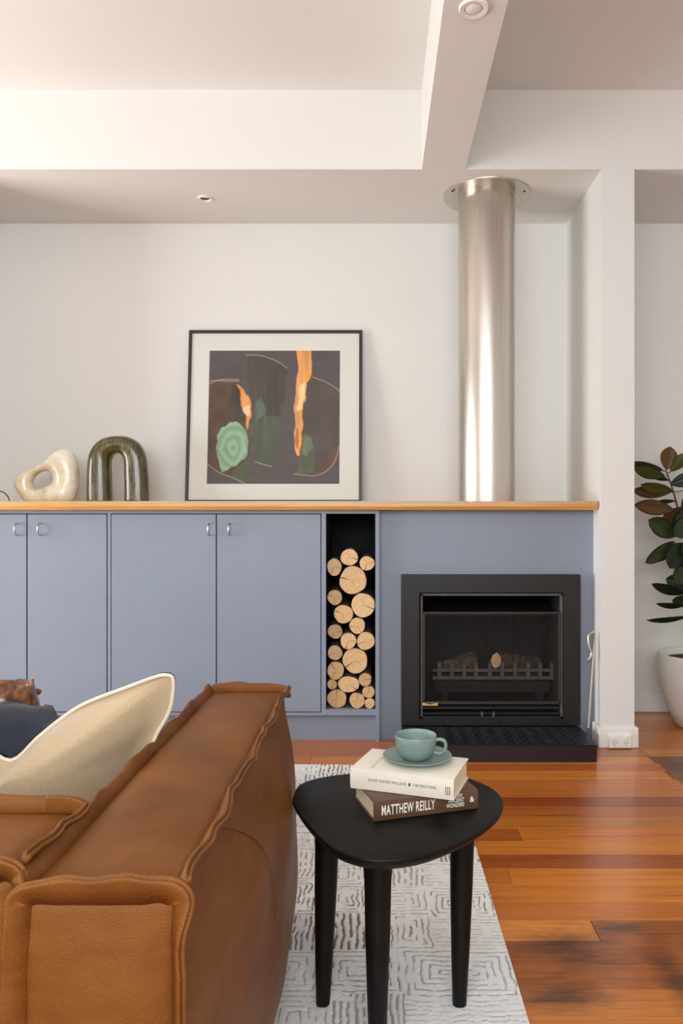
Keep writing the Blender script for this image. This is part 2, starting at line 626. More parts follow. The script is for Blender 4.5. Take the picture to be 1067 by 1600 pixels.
def plank(x0, x1, yc, col, parent):
    key = round(x1 - x0, 4)
    if key not in mcache:
        bm = bmesh.new()
        L = (x1 - x0) / 2 - .0006
        wv = BW / 2 - .0005
        box(bm, -L, L, -wv, wv, -.02, 0, bevel=.0012)
        me = bpy.data.meshes.new('plank')
        bm.to_mesh(me)
        bm.free()
        me.materials.append(M['floorboard'])
        mcache[key] = me
    o = bpy.data.objects.new('plank', mcache[key])
    COL.objects.link(o)
    o.location = ((x0 + x1) / 2, yc, rnd.uniform(-.0005, .0002))
    o.color = s(*col)
    o.parent = parent
    return o


r = -12
while True:
    yc = Y0 + (r + .5) * BW
    if yc + BW / 2 > BY:
        break
    cuts = joints.get(r)
    if cuts is None:
        cuts = []
        x = LX + round(rnd.uniform(.8, 2.6), 1)
        while x < COLX1 - .7:
            cuts.append(x)
            x += round(rnd.uniform(1.4, 2.8), 1)
    edge = COLX1 + .012 + (0.0 if r % 2 else .016)
    xs = [LX] + [c for c in cuts if LX < c < 1.2] + [edge]
    for k in range(len(xs) - 1):
        c = tuple(min(255, v * q) for v, q in zip(fixed[r], (1.08, 1.04, .86))) if r in fixed and (k == len(xs) - 2 or r == 3 or r == 8) else None
        plank(xs[k], xs[k + 1], yc, c or plank_colour(r, k), floor)
    hall = plank_colour(r, 9)
    hall = tuple(v * (.62 if r in (10, 11, 12, 13) else 1.0) for v in hall)
    plank(edge, RX, yc, hall, floor)
    r += 1
# the last sliver against the back wall, and the boards behind the sofa: one field
bm = bmesh.new()
ylast = Y0 + r * BW
if BY - ylast > .004:
    box(bm, LX, RX, ylast, BY, -.02, -.0005)
rr = -13
while Y0 + rr * BW > RY:
    ya = max(RY, Y0 + rr * BW)
    x = LX
    while x < RX:
        xe = min(RX, x + rnd.uniform(1.2, 2.8))
        if RX - xe < .5:
            xe = RX
        box(bm, x + .0006, xe - .0006, ya + .0005, Y0 + (rr + 1) * BW - .0005, -.02, 0, )
        x = xe
    rr -= 1
o = bobj('plank_field', bm, M['floorboard'], floor)
o.color = s(168, 100, 46)
o['kind'] = 'stuff'

# ------------------------------------------------------------------ cabinets
CF = 3.72                         # cabinet front plane
CT = 1.1836                       # worktop top
CB = 1.1418                       # worktop underside
BAYB = PZ(1108.5, CF)             # bay floor
DT, DB = PZ(803.5, CF), PZ(1112, CF)
cabY1 = BY - .002


def handle(parent, x, z):
    bm = bmesh.new()
    pts = spline([(x, CF, z + .028), (x, CF - .014, z + .0275), (x, CF - .026, z + .018), (x, CF - .030, z), (x, CF - .026, z - .018), (x, CF - .014, z - .0275), (x, CF, z - .028)], 5)
    tube(bm, pts, .0042, 8)
    o = bobj('handle', bm, M['chrome'], parent, True)
    o['label'] = 'chrome bow handle'
    return o


def cabinet(px0, px1, doors, label, hl):
    x0, x1 = PX(px0, CF), PX(px1, CF)
    t = thing('cabinet', label, 'cabinet', (x0, CF, 0), 0, 'painted cupboards under the timber worktop')
    off = Vector((x0, CF, 0))
    bm = bmesh.new()
    st = .0075
    zt = CB
    zb = PZ(1118, CF)
    box(bm, x0, x0 + st, CF, cabY1, zb, zt)
    box(bm, x1 - st, x1, CF, cabY1, zb, zt)
    box(bm, x0 + st, x1 - st, CF, cabY1, DT + .004, zt)
    box(bm, x0 + st, x1 - st, CF, cabY1, zb, DB - .004)
    box(bm, x0 + st, x1 - st, cabY1 - .012, cabY1, DB - .004, DT + .004)
    xm = PX((doors[0][1] + doors[1][0]) / 2, CF)
    box(bm, xm - .009, xm + .009, CF + .06, cabY1 - .012, DB - .004, DT + .004)
    bmesh.ops.translate(bm, verts=bm.verts, vec=-off)
    bobj('carcass', bm, M['cabinet_paint'], t)
    bm = bmesh.new()
    box(bm, x0, x1, CF + .034, cabY1, 0, zb + .002)
    bmesh.ops.translate(bm, verts=bm.verts, vec=-off)
    bobj('plinth', bm, M['cabinet_paint'], t)
    for (a, b), h in zip(doors, hl):
        bm = bmesh.new()
        box(bm, PX(a, CF), PX(b, CF), CF - .001, CF + .0215, DB, DT, bevel=.0015)
        bmesh.ops.translate(bm, verts=bm.verts, vec=-off)
        d = bobj('door', bm, M['cabinet_paint'], t)
        hd = handle(d, PX(h, CF), PZ(827, CF))
        hd.data.transform(Matrix.Translation(-off))
    return t


cabinet(-87.5, 170.5, [(-84, 41.3), (43.2, 166.6)], 'grey-blue two-door cupboard under the cream sculpture and olive arch', (27, 63))
cabinet(170.5, 504.5, [(174.2, 337.3), (339.0, 501.0)], 'grey-blue two-door cupboard below the framed abstract print', (327, 359))

# firewood bay
bx0, bx1 = PX(504.5, CF), PX(592.5, CF)
t = thing('firewood_cabinet', 'tall open grey-blue bay with black lining, filled with firewood', 'cabinet', (bx0, CF, 0))
off = Vector((bx0, CF, 0))
bl, br = PX(509, CF), PX(586.5, CF)
bt = PZ(802.5, CF)
bm = bmesh.new()
box(bm, bx0, bl, CF, cabY1, PZ(1118, CF), CB)
box(bm, br, bx1, CF, cabY1, 0, CB)
box(bm, bl, br, CF, cabY1, bt, CB)
box(bm, bl, br, CF, cabY1, PZ(1118, CF), BAYB)
bmesh.ops.translate(bm, verts=bm.verts, vec=-off)
bobj('frame', bm, M['cabinet_paint'], t)
bm = bmesh.new()
box(bm, bx0, br, CF + .034, cabY1, 0, PZ(1118, CF) + .002)
bmesh.ops.translate(bm, verts=bm.verts, vec=-off)
bobj('plinth', bm, M['cabinet_paint'], t)
bm = bmesh.new()
BD = CF + .46
box(bm, bl - .002, br + .002, BD, BD + .01, BAYB, bt)
box(bm, bl - .001, bl + .0025, CF + .025, BD, BAYB, bt)
box(bm, br - .0025, br + .001, CF + .025, BD, BAYB, bt)
box(bm, bl, br, CF + .025, BD, bt - .003, bt + .001)
bmesh.ops.translate(bm, verts=bm.verts, vec=-off)
bobj('lining', bm, M['bay_black'], t)['label'] = 'black bay lining'

# blue wall panel around the fire
PF = 3.760
ox0, ox1, oz0, oz1 = PX(650, 3.72), PX(884, 3.72), .095, PZ(920, 3.72)
walls('wall_fireplace', [(bx1, ox0, PF, BY, -.02, CB), (ox1, COLX0, PF, BY, -.02, CB), (ox0, ox1, PF, BY, oz1, CB), (ox0, ox1, PF, BY, -.02, oz0)],
      'cabinet_paint', 'grey-blue painted panel around the black fireplace')

# worktop: lighter square edge over an under-cut chamfer
CFY = 3.655
prof = [(CFY, CT), (CFY, CB + .016), (CFY + .012, CB), (BY - .001, CB), (BY - .001, CT)]
bm = bmesh.new()
rings = []
for x, sh in ((-2.153, 0), (COLX0 - .012, 0), (COLX0 - .002, .008)):
    rings.append([Vector((x, y + (sh if y < 3.7 else 0), z)) for y, z in prof])
loft(bm, rings)
tag(bobj('worktop', bm, M['counter_timber']), 'long pale timber worktop running over the cupboards and fireplace', 'worktop')

# ------------------------------------------------------------------ flue
fx, fy, fr = .572, 3.926, .146
t = thing('flue_pipe', 'brushed stainless steel flue pipe rising from the worktop to the ceiling', 'flue', (fx, fy, CT))
bm = bmesh.new()
lathe(bm, [(fr, 0), (fr, SOF - CT - .034)], 72)
bobj('pipe', bm, M['stainless'], t, True, sharp=.7)
bm = bmesh.new()
lathe(bm, [(fr - .004, SOF - CT - .036), (fr - .004, SOF - CT - .001)], 72)
lathe(bm, [(fr + .0015, SOF - CT - .04), (fr + .0015, SOF - CT - .033)], 72)
bobj('collar', bm, M['stainless'], t, True, sharp=.7)
bm = bmesh.new()
lathe(bm, [(.2235, SOF - CT - .006), (.2245, SOF - CT - .001)], 72)
plate = bobj('ceiling_plate', bm, M['stainless'], t, True, sharp=.5)
for a in (-155, -20, 90, 200):
    bm = bmesh.new()
    lathe(bm, [(.0045, -.0035), (.0055, 0)], 10, (.195 * math.cos(math.radians(a)), .195 * math.sin(math.radians(a)), SOF - CT - .006))
    bobj('screw', bm, M['screw_and_slot_shade'], plate)


# ------------------------------------------------------------------ downlights
def downlight(px, py, z, r, label, tilt):
    Y = (z - EYE) * F / (VY - py)
    t = thing('downlight', label, 'downlight', (PX(px, Y), Y, z), 0, 'ceiling downlights')
    if not tilt:
        bm = bmesh.new()
        lathe(bm, [(r, 0.001), (r, -.004), (r * .93, -.008), (r * .62, -.006), (r * .58, .0005)], 40)
        bobj('trim_ring', bm, M['lamp_white'], t, True, sharp=.8)
        bm = bmesh.new()
        lathe(bm, [(r * .56, -.0045), (r * .5, -.0065)], 32)
        bobj('lens', bm, M['lamp_white'], t, True, sharp=.6)
        return
    # open ring, lamp can behind it and a tilted lamp face inside the can
    bm = bmesh.new()
    pr = [(r, .0005), (r, -.003), (r * .93, -.006), (GLR * 1.02, -.005), (GLR * .97, -.003), (GLR * .97, .004), (GLR * 1.0, .0005)]
    loft(bm, [[Vector((q * math.cos(2 * PI * k / 40), q * math.sin(2 * PI * k / 40), z_)) for k in range(40)] for q, z_ in pr], loop=True)
    bobj('trim_ring', bm, M['lamp_white'], t, True, sharp=.8)
    bm = bmesh.new()
    lathe(bm, [(GLR * .985, .0), (GLR * .985, .066)], 40, cap=False)
    bobj('lamp_can', bm, M['lamp_can'], t, True)
    bm = bmesh.new()
    lathe(bm, [(GLR * .80, 0), (GLR * .86, .002), (GLR * .86, .012)], 32)
    bmesh.ops.rotate(bm, verts=bm.verts, cent=(0, 0, 0), matrix=Matrix.Rotation(.20, 3, 'X'))
    bmesh.ops.translate(bm, verts=bm.verts, vec=(0, -.002, .004))
    bobj('lamp_face', bm, M['mount_board'], t, True, sharp=.6)


downlight(740, 12, SOF, .049, 'round white downlight under the ceiling beam', False)
downlight(320.5, 310, SOF, .040, 'small round gimbal downlight in the bulkhead above the cupboards', True)

# ------------------------------------------------------------------ firewood
logs = [(545.7, 870.8, 13.5, .02), (522.3, 886.2, 12.6, .035), (573.6, 880.3, 11.6, .012), (551.5, 906.7, 21.8, .02), (521.8, 933.5, 11.9, .05), (568.2, 945.7, 18.8, .012),
        (536.7, 959.6, 15, .02), (558.2, 977.8, 12.7, .02), (521.8, 988.5, 11.6, .075), (543, 1000.5, 12.8, .02), (572.0, 1001.5, 14.2, .022), (523.4, 1020, 11.6, .045),
        (554.7, 1031.8, 19.9, .03), (524.4, 1047.8, 14.2, .035), (569.6, 1062.4, 10.2, .008), (519.1, 1069.9, 8.0, .05), (544.1, 1070.9, 15.5, .025), (577.0, 1081.6, 9.7, .012),
        (526.8, 1093.2, 15.0, .03), (559.2, 1096.1, 12.3, .015), (577.8, 1100.2, 8.2, .012)]
lrnd = random.Random(3)
where = ['topmost on the firewood pile', 'against the cupboard side of the bay just below the topmost log', 'against the fireplace side of the bay near the top of the pile',
         'large split log second row from the top of the pile', 'small dark log under the large upper log', 'large cracked, touching the fireplace side of the bay',
         'medium log beside the large cracked one, on its cupboard side', 'round log below the big cracked one', 'recessed dusty log in the middle of the pile', 'pale round log in the middle of the pile',
         'wide, touching the fireplace side of the bay at mid pile', 'small log on the cupboard side of the large ringed one', 'large ringed log in the lower half of the pile', 'log resting under the large ringed one, on the cupboard side',
         'slim pale log under the large ringed one, on the fireplace side', 'smallest log wedged at the cupboard side of the bay', 'oval log just above the bottom row', 'slim log resting on the smallest bottom log',
         'dark hearted log with open split on the bay floor', 'pale lumpy log in the middle of the bay floor', 'smallest pale log on the bay floor']
ovals = {1: (.92, 1.08), 16: (1.08, .84), 13: (.94, 1.0)}
LOG = []
for i, (px, py, pr, dy) in enumerate(logs):
    Y = CF + dy
    LOG.append({'p': P(px, py, Y), 'R': pr / F * Y, 'ph': [lrnd.uniform(0, 6.28) for _ in range(4)], 'ov': ovals.get(i, (1, 1)), 'Y': Y})


def log_outline(g, f, yy, n=26):
    out = []
    ph = g['ph']
    for k in range(n):
        a = 2 * PI * k / n
        q = g['R'] * f * (1 + .025 * math.sin(2 * a + ph[0]) + .022 * math.sin(3 * a + ph[1]) + .014 * math.sin(5 * a + ph[2]) + .008 * math.sin(9 * a + ph[3]))
        out.append(Vector((q * g['ov'][0] * math.cos(a), yy, q * g['ov'][1] * math.sin(a))))
    return out


for g in LOG:
    g['o'] = log_outline(g, 1.0, 0)
# settle the pile: push logs apart until they just touch, inside the bay
for it in range(400):
    for i, g in enumerate(LOG):
        for h in LOG[i + 1:]:
            d = Vector((h['p'].x - g['p'].x, 0, h['p'].z - g['p'].z))
            if d.length > g['R'] + h['R'] + .012:
                continue
            u = d.normalized()
            gap = d.length - max(q.dot(u) for q in g['o']) - max(-q.dot(u) for q in h['o'])
            if gap < -.0003:
                g['p'] += u * gap * .25
                h['p'] -= u * gap * .25
    for g in LOG:
        g['p'].x = min(max(g['p'].x, bl + .003 - min(q.x for q in g['o'])), br - .003 - max(q.x for q in g['o']))
        g['p'].z = max(g['p'].z, BAYB - min(q.z for q in g['o']))
for g, wh in zip(LOG, where):
    p, Y = g['p'], g['Y']
    lg = thing('firewood_log', 'firewood log, ' + wh, 'log', (p.x, p.y, p.z), 0, 'firewood stacked in the open bay')
    bm = bmesh.new()
    L = min(.36, BD - Y - .02)
    loft(bm, [log_outline(g, 1.0, .001), log_outline(g, 1.0, L * .5), log_outline(g, .985, L)])
    bobj('bark', bm, M['bark'], lg, True, sharp=.9)
    bm = bmesh.new()
    loft(bm, [log_outline(g, .955, -.0012), log_outline(g, .99, .0015)])
    bobj('sawn_end', bm, M['sawn_end'], lg)

# ------------------------------------------------------------------ fireplace
SF = 3.716                        # surround face
t = thing('fireplace', 'black steel inbuilt fireplace with mesh screen set in the blue panel', 'fireplace', (PX(767, SF), SF, .079))
off = Vector(t.location)


def fp(name, boxes, mat, bevel=0.0, parent=None, label=None):
    bm = bmesh.new()
    for b in boxes:
        box(bm, *b, bevel=bevel)
    bmesh.ops.translate(bm, verts=bm.verts, vec=-off)
    o = bobj(name, bm, M[mat], parent or t)
    if label:
        o['label'] = label
    return o


def rect(px0, px1, py0, py1, Y, Yb):
    return (PX(px0, Y), PX(px1, Y), Y, Yb, PZ(py1, Y), PZ(py0, Y))


bm = bmesh.new()
rr4 = []
for (a0, a1, b0, b1, yy) in ((627, 907, 898, 1126, PF + .001), (627, 907, 898, 1126, SF), (655, 880, 926, 1124, SF), (655, 880, 926, 1124, PF + .001)):
    rr4.append([V - off for V in (Vector((PX(a0, SF), yy, PZ(b1, SF))), Vector((PX(a0, SF), yy, PZ(b0, SF))), Vector((PX(a1, SF), yy, PZ(b0, SF))), Vector((PX(a1, SF), yy, PZ(b1, SF))))])
loft(bm, rr4, loop=True)
bobj('surround', bm, M['black_steel'], t)
fp('base_rail', [rect(627, 907, 1124, 1134, SF - .006, PF + .001)], 'black_steel', .002)
IY = SF + .012
fp('inner_frame', [rect(657, 660.5, 928, 1120, IY, IY + .02), rect(875.5, 879, 928, 1120, IY, IY + .02), rect(657, 879, 927.5, 931, IY, IY + .02)], 'grate_iron', .001)
fp('firebox', [(ox0 + .002, ox0 + .014, SF + .02, 4.20, oz0, oz1), (ox1 - .014, ox1 - .002, SF + .02, 4.20, oz0, oz1), (ox0, ox1, 4.18, 4.20, oz0, oz1),
               (ox0, ox1, SF + .02, 4.20, oz1 - .012, oz1 - .002), (ox0, ox1, SF + .02, 4.20, oz0 + .001, oz0 + .012)], 'firebrick_dark')
bm = bmesh.new()
hz0, hz1 = PZ(962, 3.8), PZ(934, 3.8)
xa, xb = PX(662, 3.78), PX(874, 3.78)
loft(bm, [[Vector((xa + .01, 3.82, hz0)), Vector((xb - .01, 3.82, hz0)), Vector((xb - .05, 4.1, hz1)), Vector((xa + .05, 4.1, hz1))],
          [Vector((xa + .01, 3.82, hz0 + .008)), Vector((xb - .01, 3.82, hz0 + .008)), Vector((xb - .05, 4.1, hz1 + .008)), Vector((xa + .05, 4.1, hz1 + .008))]])
bmesh.ops.translate(bm, verts=bm.verts, vec=-off)
bobj('smoke_hood', bm, M['black_steel'], t)
# screen
SY = SF + .004
scr = fp('screen_frame', [rect(661, 664, 957, 1099, SY, SY + .008), rect(873, 876, 957, 1099, SY, SY + .008), rect(661, 876, 956, 959, SY, SY + .008), rect(661, 876, 1096, 1100.5, SY, SY + .008)], 'mesh_wire', .001)
bm = bmesh.new()
sx0, sx1, sz0, sz1 = PX(663, SY), PX(874, SY), PZ(1097, SY), PZ(958, SY)
nc, nr = 74, 88
dx, dz = (sx1 - sx0) / nc, (sz1 - sz0) / nr
ww = .00055
for i in range(nr + 1):
    z = sz0 + i * dz
    prev = None
    for k in range(nc + 1):
        zz = z + (dz * .38 if (k + i) % 2 else -dz * .38)
        x = sx0 + k * dx
        yy = SY + .004 + (.0012 if k % 2 else 0)
        a = bm.verts.new((x, yy, zz - ww))
        b = bm.verts.new((x, yy, zz + ww))
        if prev:
            bm.faces.new((prev[0], a, b, prev[1]))
        prev = (a, b)
bmesh.ops.translate(bm, verts=bm.verts, vec=-off)
o = bobj('mesh_screen', bm, M['mesh_wire'], t)
o['kind'] = 'stuff'
fp('warning_label', [rect(660, 684, 1098, 1102.5, SY - .001, SY + .003)], 'label_orange', parent=scr, label='small orange and red sticker')
bm = bmesh.new()
pts = [(664, 1099), (671, 1100.8), (680, 1099), (682, 1098.6), (662, 1098.6)]
vs = [bm.verts.new(P(a, b, SY - .0016)) for a, b in pts]
bm.faces.new(vs)
bmesh.ops.solidify(bm, geom=bm.faces[:], thickness=-.0006)
bmesh.ops.translate(bm, verts=bm.verts, vec=-off)
bobj('label_flame', bm, M['label_red'], scr)
fp('lower_louvre', [rect(660, 876, 1104, 1108, SF + .016, SF + .05), rect(660, 876, 1113.5, 1116.5, SF + .008, SF + .05), rect(660, 876, 1119, 1124, SF + .004, SF + .05)], 'black_inner', .001)
for a0 in (752, 770):
    fp('air_control', [rect(a0, a0 + 2.5, 1113, 1120, SF + .001, SF + .02)], 'grate_iron')
# grate
GY = 3.93
for gx in (686, 706, 725, 743.5, 765, 784.5, 804.5, 825, 843.5, 862):
    bm = bmesh.new()
    x = PX(gx, GY)
    q = .0105
    loft(bm, [[Vector((x - q, GY - .008, PZ(1061, GY))), Vector((x + q, GY - .008, PZ(1061, GY))), Vector((x + q, GY + .012, PZ(1061, GY))), Vector((x - q, GY + .012, PZ(1061, GY)))],
              [Vector((x - q * .8, GY - .008, PZ(1036, GY))), Vector((x + q * .8, GY - .008, PZ(1036, GY))), Vector((x + q * .6, GY + .01, PZ(1034, GY))), Vector((x - q * .6, GY + .01, PZ(1034, GY)))]])
    bmesh.ops.translate(bm, verts=bm.verts, vec=-off)
    bobj('grate_finger', bm, M['grate_iron'], t)
fp('grate_bar', [rect(676, 868, 1045, 1050, GY, GY + .014), rect(676, 868, 1057, 1062, GY - .01, GY + .012), rect(690, 850, 1058, 1062, GY + .012, 4.12)], 'grate_iron', .002)
fp('ember_tray', [rect(680, 860, 1064, 1082, GY - .01, 4.14), (PX(690, GY), PX(700, GY), GY, 4.1, oz0 + .01, PZ(1080, GY)), (PX(840, GY), PX(850, GY), GY, 4.1, oz0 + .01, PZ(1080, GY))], 'firebrick_dark', .004)


def fire_log(a, b, ra, rb, label, mat, upright=False):
    p, q = Vector(a), Vector(b)
    lg = thing('fire_log', label, 'log', p, 0, 'logs on the fire grate')
    d = (q - p)
    bm = bmesh.new()
    N = 14
    rings = []
    T = d.normalized()
    u = T.cross(Vector((0, 0, 1))).normalized()
    v2 = u.cross(T)
    if upright:            # end sawn square to the room
        u, v2 = Vector((1, 0, 0)) * .66, Vector((0, 0, 1))
    for k in range(5):
        f = k / 4
        rr_ = ra + (rb - ra) * f
        rings.append([d * f + u * (rr_ * math.cos(2 * PI * j / N) * (1 + .1 * math.sin(3 * j + k))) + v2 * (rr_ * (1 if upright else .9) * math.sin(2 * PI * j / N) * (1 + .1 * math.cos(2 * j + k))) for j in range(N)])
    loft(bm, rings)
    bobj('bark', bm, M['bark'], lg, False)
    bm = bmesh.new()
    e = [x * .93 - T * .0015 for x in rings[0]]
    loft(bm, [e, [x * .97 + T * .001 for x in rings[0]]])
    bobj('sawn_end', bm, M['sawn_end'], lg)


gz = PZ(1058, GY)
fire_log((PX(743, 4.018), 4.018, gz + .060), (PX(684, 4.018), 4.018, gz + .033), .062, .034, 'brown split log on the fire grate, nearer the stacked firewood', 'bark')
fire_log((PX(775, 3.9445), 3.9445, PZ(1045, GY) + .040), (PX(838, 4.10), 4.10, gz + .040), .041, .038, 'log with a pale sawn end on the fire grate, nearer the poker', 'bark', True)

# hearth
HY, HT = 3.407, .079
hx0, hx1 = .125, .9947
t = thing('hearth', 'low black steel hearth with raised tread plate top in front of the fire', 'hearth', ((hx0 + hx1) / 2, HY, 0))
off = Vector(t.location)
bm = bmesh.new()
box(bm, hx0, hx1, HY, PF, 0, HT - .004, bevel=.002)
bmesh.ops.translate(bm, verts=bm.verts, vec=-off)
bobj('base', bm, M['black_steel'], t)
bm = bmesh.new()
box(bm, hx0 - .001, hx1 + .001, HY - .002, SF - .005, HT - .005, HT, bevel=.0012)
bmesh.ops.translate(bm, verts=bm.verts, vec=-off)
bobj('tread_plate', bm, M['tread_steel'], t)
bm = bmesh.new()
i = 0
y = HY + .02
while y < SF - .02:
    x = hx0 + .02 + (.0 if i % 2 else .017)
    k = 0
    while x < hx1 - .02:
        a = PI / 4 if (k + i) % 2 else -PI / 4
        ca, sa = math.cos(a), math.sin(a)
        for A, Bq, h in ((.013, .0045, 0.0),):
            base = [(-A, 0), (0, -Bq), (A, 0), (0, Bq)]
            lo = [bm.verts.new((x + u * ca - w_ * sa, y + u * sa + w_ * ca, HT - .0002)) for u, w_ in base]
            hi = [bm.verts.new((x + .55 * (u * ca - w_ * sa), y + .55 * (u * sa + w_ * ca), HT + .0028)) for u, w_ in base]
            for j in range(4):
                bm.faces.new((lo[j], lo[(j + 1) % 4], hi[(j + 1) % 4], hi[j]))
            bm.faces.new(hi)
        x += .034
        k += 1
    y += .017
    i += 1
bmesh.ops.translate(bm, verts=bm.verts, vec=-off)
o = bobj('tread_lugs', bm, M['tread_steel'], t)
o['kind'] = 'stuff'

# poker
bm = bmesh.new()
b0 = Vector((1.020, 3.655, .001))
top = P(929.5, 992, 3.66)
pts = [b0, b0.lerp(top, .12), b0.lerp(top, .5), top] + spline([top, P(928, 988, 3.66), P(922.5, 989.5, 3.655), P(919, 995, 3.65), P(920, 1008, 3.645), P(923.5, 1020, 3.645), P(921.5, 1028, 3.64), P(917.5, 1030.5, 3.64)], 4)[1:]
t = thing('fire_poker', 'pale steel hooked fire poker leaning by the white nib wall', 'poker', b0)
tube(bm, [p - b0 for p in pts], .0052, 8)
bobj('rod', bm, M['poker_steel'], t, True)
bm = bmesh.new()
lo, hi = b0.lerp(top, 0.0) - b0, b0.lerp(top, .16) - b0
tube(bm, [lo, lo.lerp(hi, .5), hi], [.004, .0075, .0055], 8)
bobj('tip', bm, M['grate_iron'], t, True)

# power outlet
OY = COLF - .016
ox, oz = PX(967.5, OY), PZ(1157, OY)
t = thing('power_outlet', 'white double power outlet on the nib wall skirting', 'power outlet', (ox, OY, oz))
bm = bmesh.new()
box(bm, -.0555, .0555, -.016, .0005, -.034, .034, bevel=.006, seg=2)
bobj('plate', bm, M['plastic_white'], t)
for sx in (-1, 1):
    bm = bmesh.new()
    box(bm, sx * .027 - .0095, sx * .027 + .0095, -.021, -.0155, .008, .024, bevel=.002)
    bobj('switch', bm, M['plastic_white'], t)
    for hx, hz, a in ((-.007, -.006, .5), (.007, -.006, -.5), (0, -.019, 0)):
        bm = bmesh.new()
        box(bm, -.0012, .0012, -.0168, -.0155, -.0042, .0042)  # raised dark sliver: the hole's inner shade put in as colour
        bmesh.ops.rotate(bm, verts=bm.verts, cent=(0, 0, 0), matrix=Matrix.Rotation(a, 3, 'Y'))
        bmesh.ops.translate(bm, verts=bm.verts, vec=(sx * .027 + hx, 0, hz))
        bobj('pin_slot_shade', bm, M['screw_and_slot_shade'], t)

# ------------------------------------------------------------------ framed print leaning on the wall
pw = .981
pb, ptp = 4.181, 4.276
ph_ = math.hypot(PZ(516, 4.275) - CT, ptp - pb)
lean = math.atan2(ptp - pb, PZ(516, 4.275) - CT)
t = thing('framed_print', 'square abstract print in thin black frame leaning on the wall', 'picture', (PX(427, pb), pb, CT + .0021))
t.rotation_euler = (-lean, 0, 0)
hw = pw / 2
bm = bmesh.new()
fw = .0175
box(bm, -hw, -hw + fw, 0, .022, 0, ph_, bevel=.001)
box(bm, hw - fw, hw, 0, .022, 0, ph_, bevel=.001)
box(bm, -hw + fw, hw - fw, 0, .022, 0, fw, bevel=.001)
box(bm, -hw + fw, hw - fw, 0, .022, ph_ - fw, ph_, bevel=.001)
bobj('frame', bm, M['frame_black'], t)
bm = bmesh.new()
box(bm, -hw + .004, hw - .004, .009, .019, .004, ph_ - .004)
bobj('mount', bm, M['mount_board'], t)
# the print is a fine grid with a painted tone per point
N = 220
U, V = np.meshgrid(np.linspace(0, 1, N), np.linspace(0, 1, N))     # V measured downwards
nr_ = np.random.RandomState(5)


def vnoise(x, y, seed=0):
    r_ = np.random.RandomState(seed)
    tab = r_.rand(64, 64)
    xi, yi = np.floor(x).astype(int), np.floor(y).astype(int)
    fx_, fy_ = x - xi, y - yi
    fx_, fy_ = fx_ * fx_ * (3 - 2 * fx_), fy_ * fy_ * (3 - 2 * fy_)
    a = tab[yi % 64, xi % 64]
    b = tab[yi % 64, (xi + 1) % 64]
    c_ = tab[(yi + 1) % 64, xi % 64]
    d = tab[(yi + 1) % 64, (xi + 1) % 64]
    return (a * (1 - fx_) + b * fx_) * (1 - fy_) + (c_ * (1 - fx_) + d * fx_) * fy_


def inpoly(poly, x, y):
    ins = np.zeros_like(x, bool)
    n_ = len(poly)
    for i_ in range(n_):
        (xa_, ya_), (xb_, yb_) = poly[i_], poly[(i_ + 1) % n_]
        cond = ((ya_ > y) != (yb_ > y)) & (x < (xb_ - xa_) * (y - ya_) / (yb_ - ya_ + 1e-12) + xa_)
        ins ^= cond
    return ins


def seg_d(x, y, a, b):
    ax, ay = a
    bx, by = b
    tt = np.clip(((x - ax) * (bx - ax) + (y - ay) * (by - ay)) / ((bx - ax) ** 2 + (by - ay) ** 2 + 1e-12), 0, 1)
    return np.hypot(x - ax - tt * (bx - ax), y - ay - tt * (by - ay))


def zc(x, y):      # from zoomed crop coordinates of the print to 0..1
    return ((x - 182) / 695.0, (y - 157) / 682.0)


def Z(*pts):
    return [zc(*p) for p in pts]


def lin(c):
    return np.array(s(*c)[:3])


def curve2(pts):
    return [(p.x, p.y) for p in spline([Vector((a, b, 0)) for a, b in pts], 6)]


wob = (vnoise(U * 12, V * 7, 1) - .5) * .035
wob2 = (vnoise(U * 46, V * 16, 2) - .5) * .022
Ux, Vy = U + wob + wob2, V + (vnoise(U * 9, V * 9, 3) - .5) * .02
img = np.zeros((N, N, 3)) + lin((84, 76, 76))
img *= (0.9 + .2 * vnoise(U * 6, V * 30, 4))[..., None]


def paint(poly, col, streak=.25, soft=True, sc=(30, 6), seed=10, alpha=1.0):
    global img
    mask = inpoly(poly, Ux if soft else U, Vy if soft else V).astype(float)
    for _ in range(3):
        mp_ = np.pad(mask, 1, mode='edge')
        mask = (mp_[:-2, 1:-1] + mp_[2:, 1:-1] + mp_[1:-1, :-2] + mp_[1:-1, 2:] + 2 * mp_[1:-1, 1:-1]) / 6
    mask = np.clip(mask * 1.6 - .5 * vnoise(U * sc[0] * 2, V * sc[1] * 2, seed + 40), 0, 1) * alpha
    tone = (1 - streak) + 2 * streak * vnoise(U * sc[0], V * sc[1], seed)
    img = img * (1 - mask[..., None]) + lin(col)[None, None] * tone[..., None] * mask[..., None]


paint(Z((178, 310), (345, 318), (375, 400), (398, 540), (398, 840), (380, 838), (290, 800), (182, 740)), (86, 62, 46), .3, sc=(12, 10), seed=11)
paint(Z((300, 330), (352, 330), (378, 520), (330, 540), (300, 470)), (66, 54, 44), .25, seed=12)
paint(Z((350, 740), (398, 700), (398, 840), (370, 838), (300, 800)), (78, 84, 58), .15, seed=13)
paint(Z((385, 190), (470, 185), (560, 222), (596, 250), (586, 420), (560, 480), (500, 500), (395, 440)), (76, 68, 60), .2, seed=14)
paint(Z((412, 430), (460, 390), (492, 500), (550, 490), (560, 540), (520, 752), (434, 728), (415, 560)), (76, 86, 66), .2, seed=15)
paint(Z((412, 430), (460, 392), (485, 490), (430, 520)), (88, 104, 86), .2, seed=21)
paint(Z((455, 400), (540, 250), (590, 260), (570, 500), (490, 490)), (68, 60, 54), .25, sc=(60, 4), seed=16)
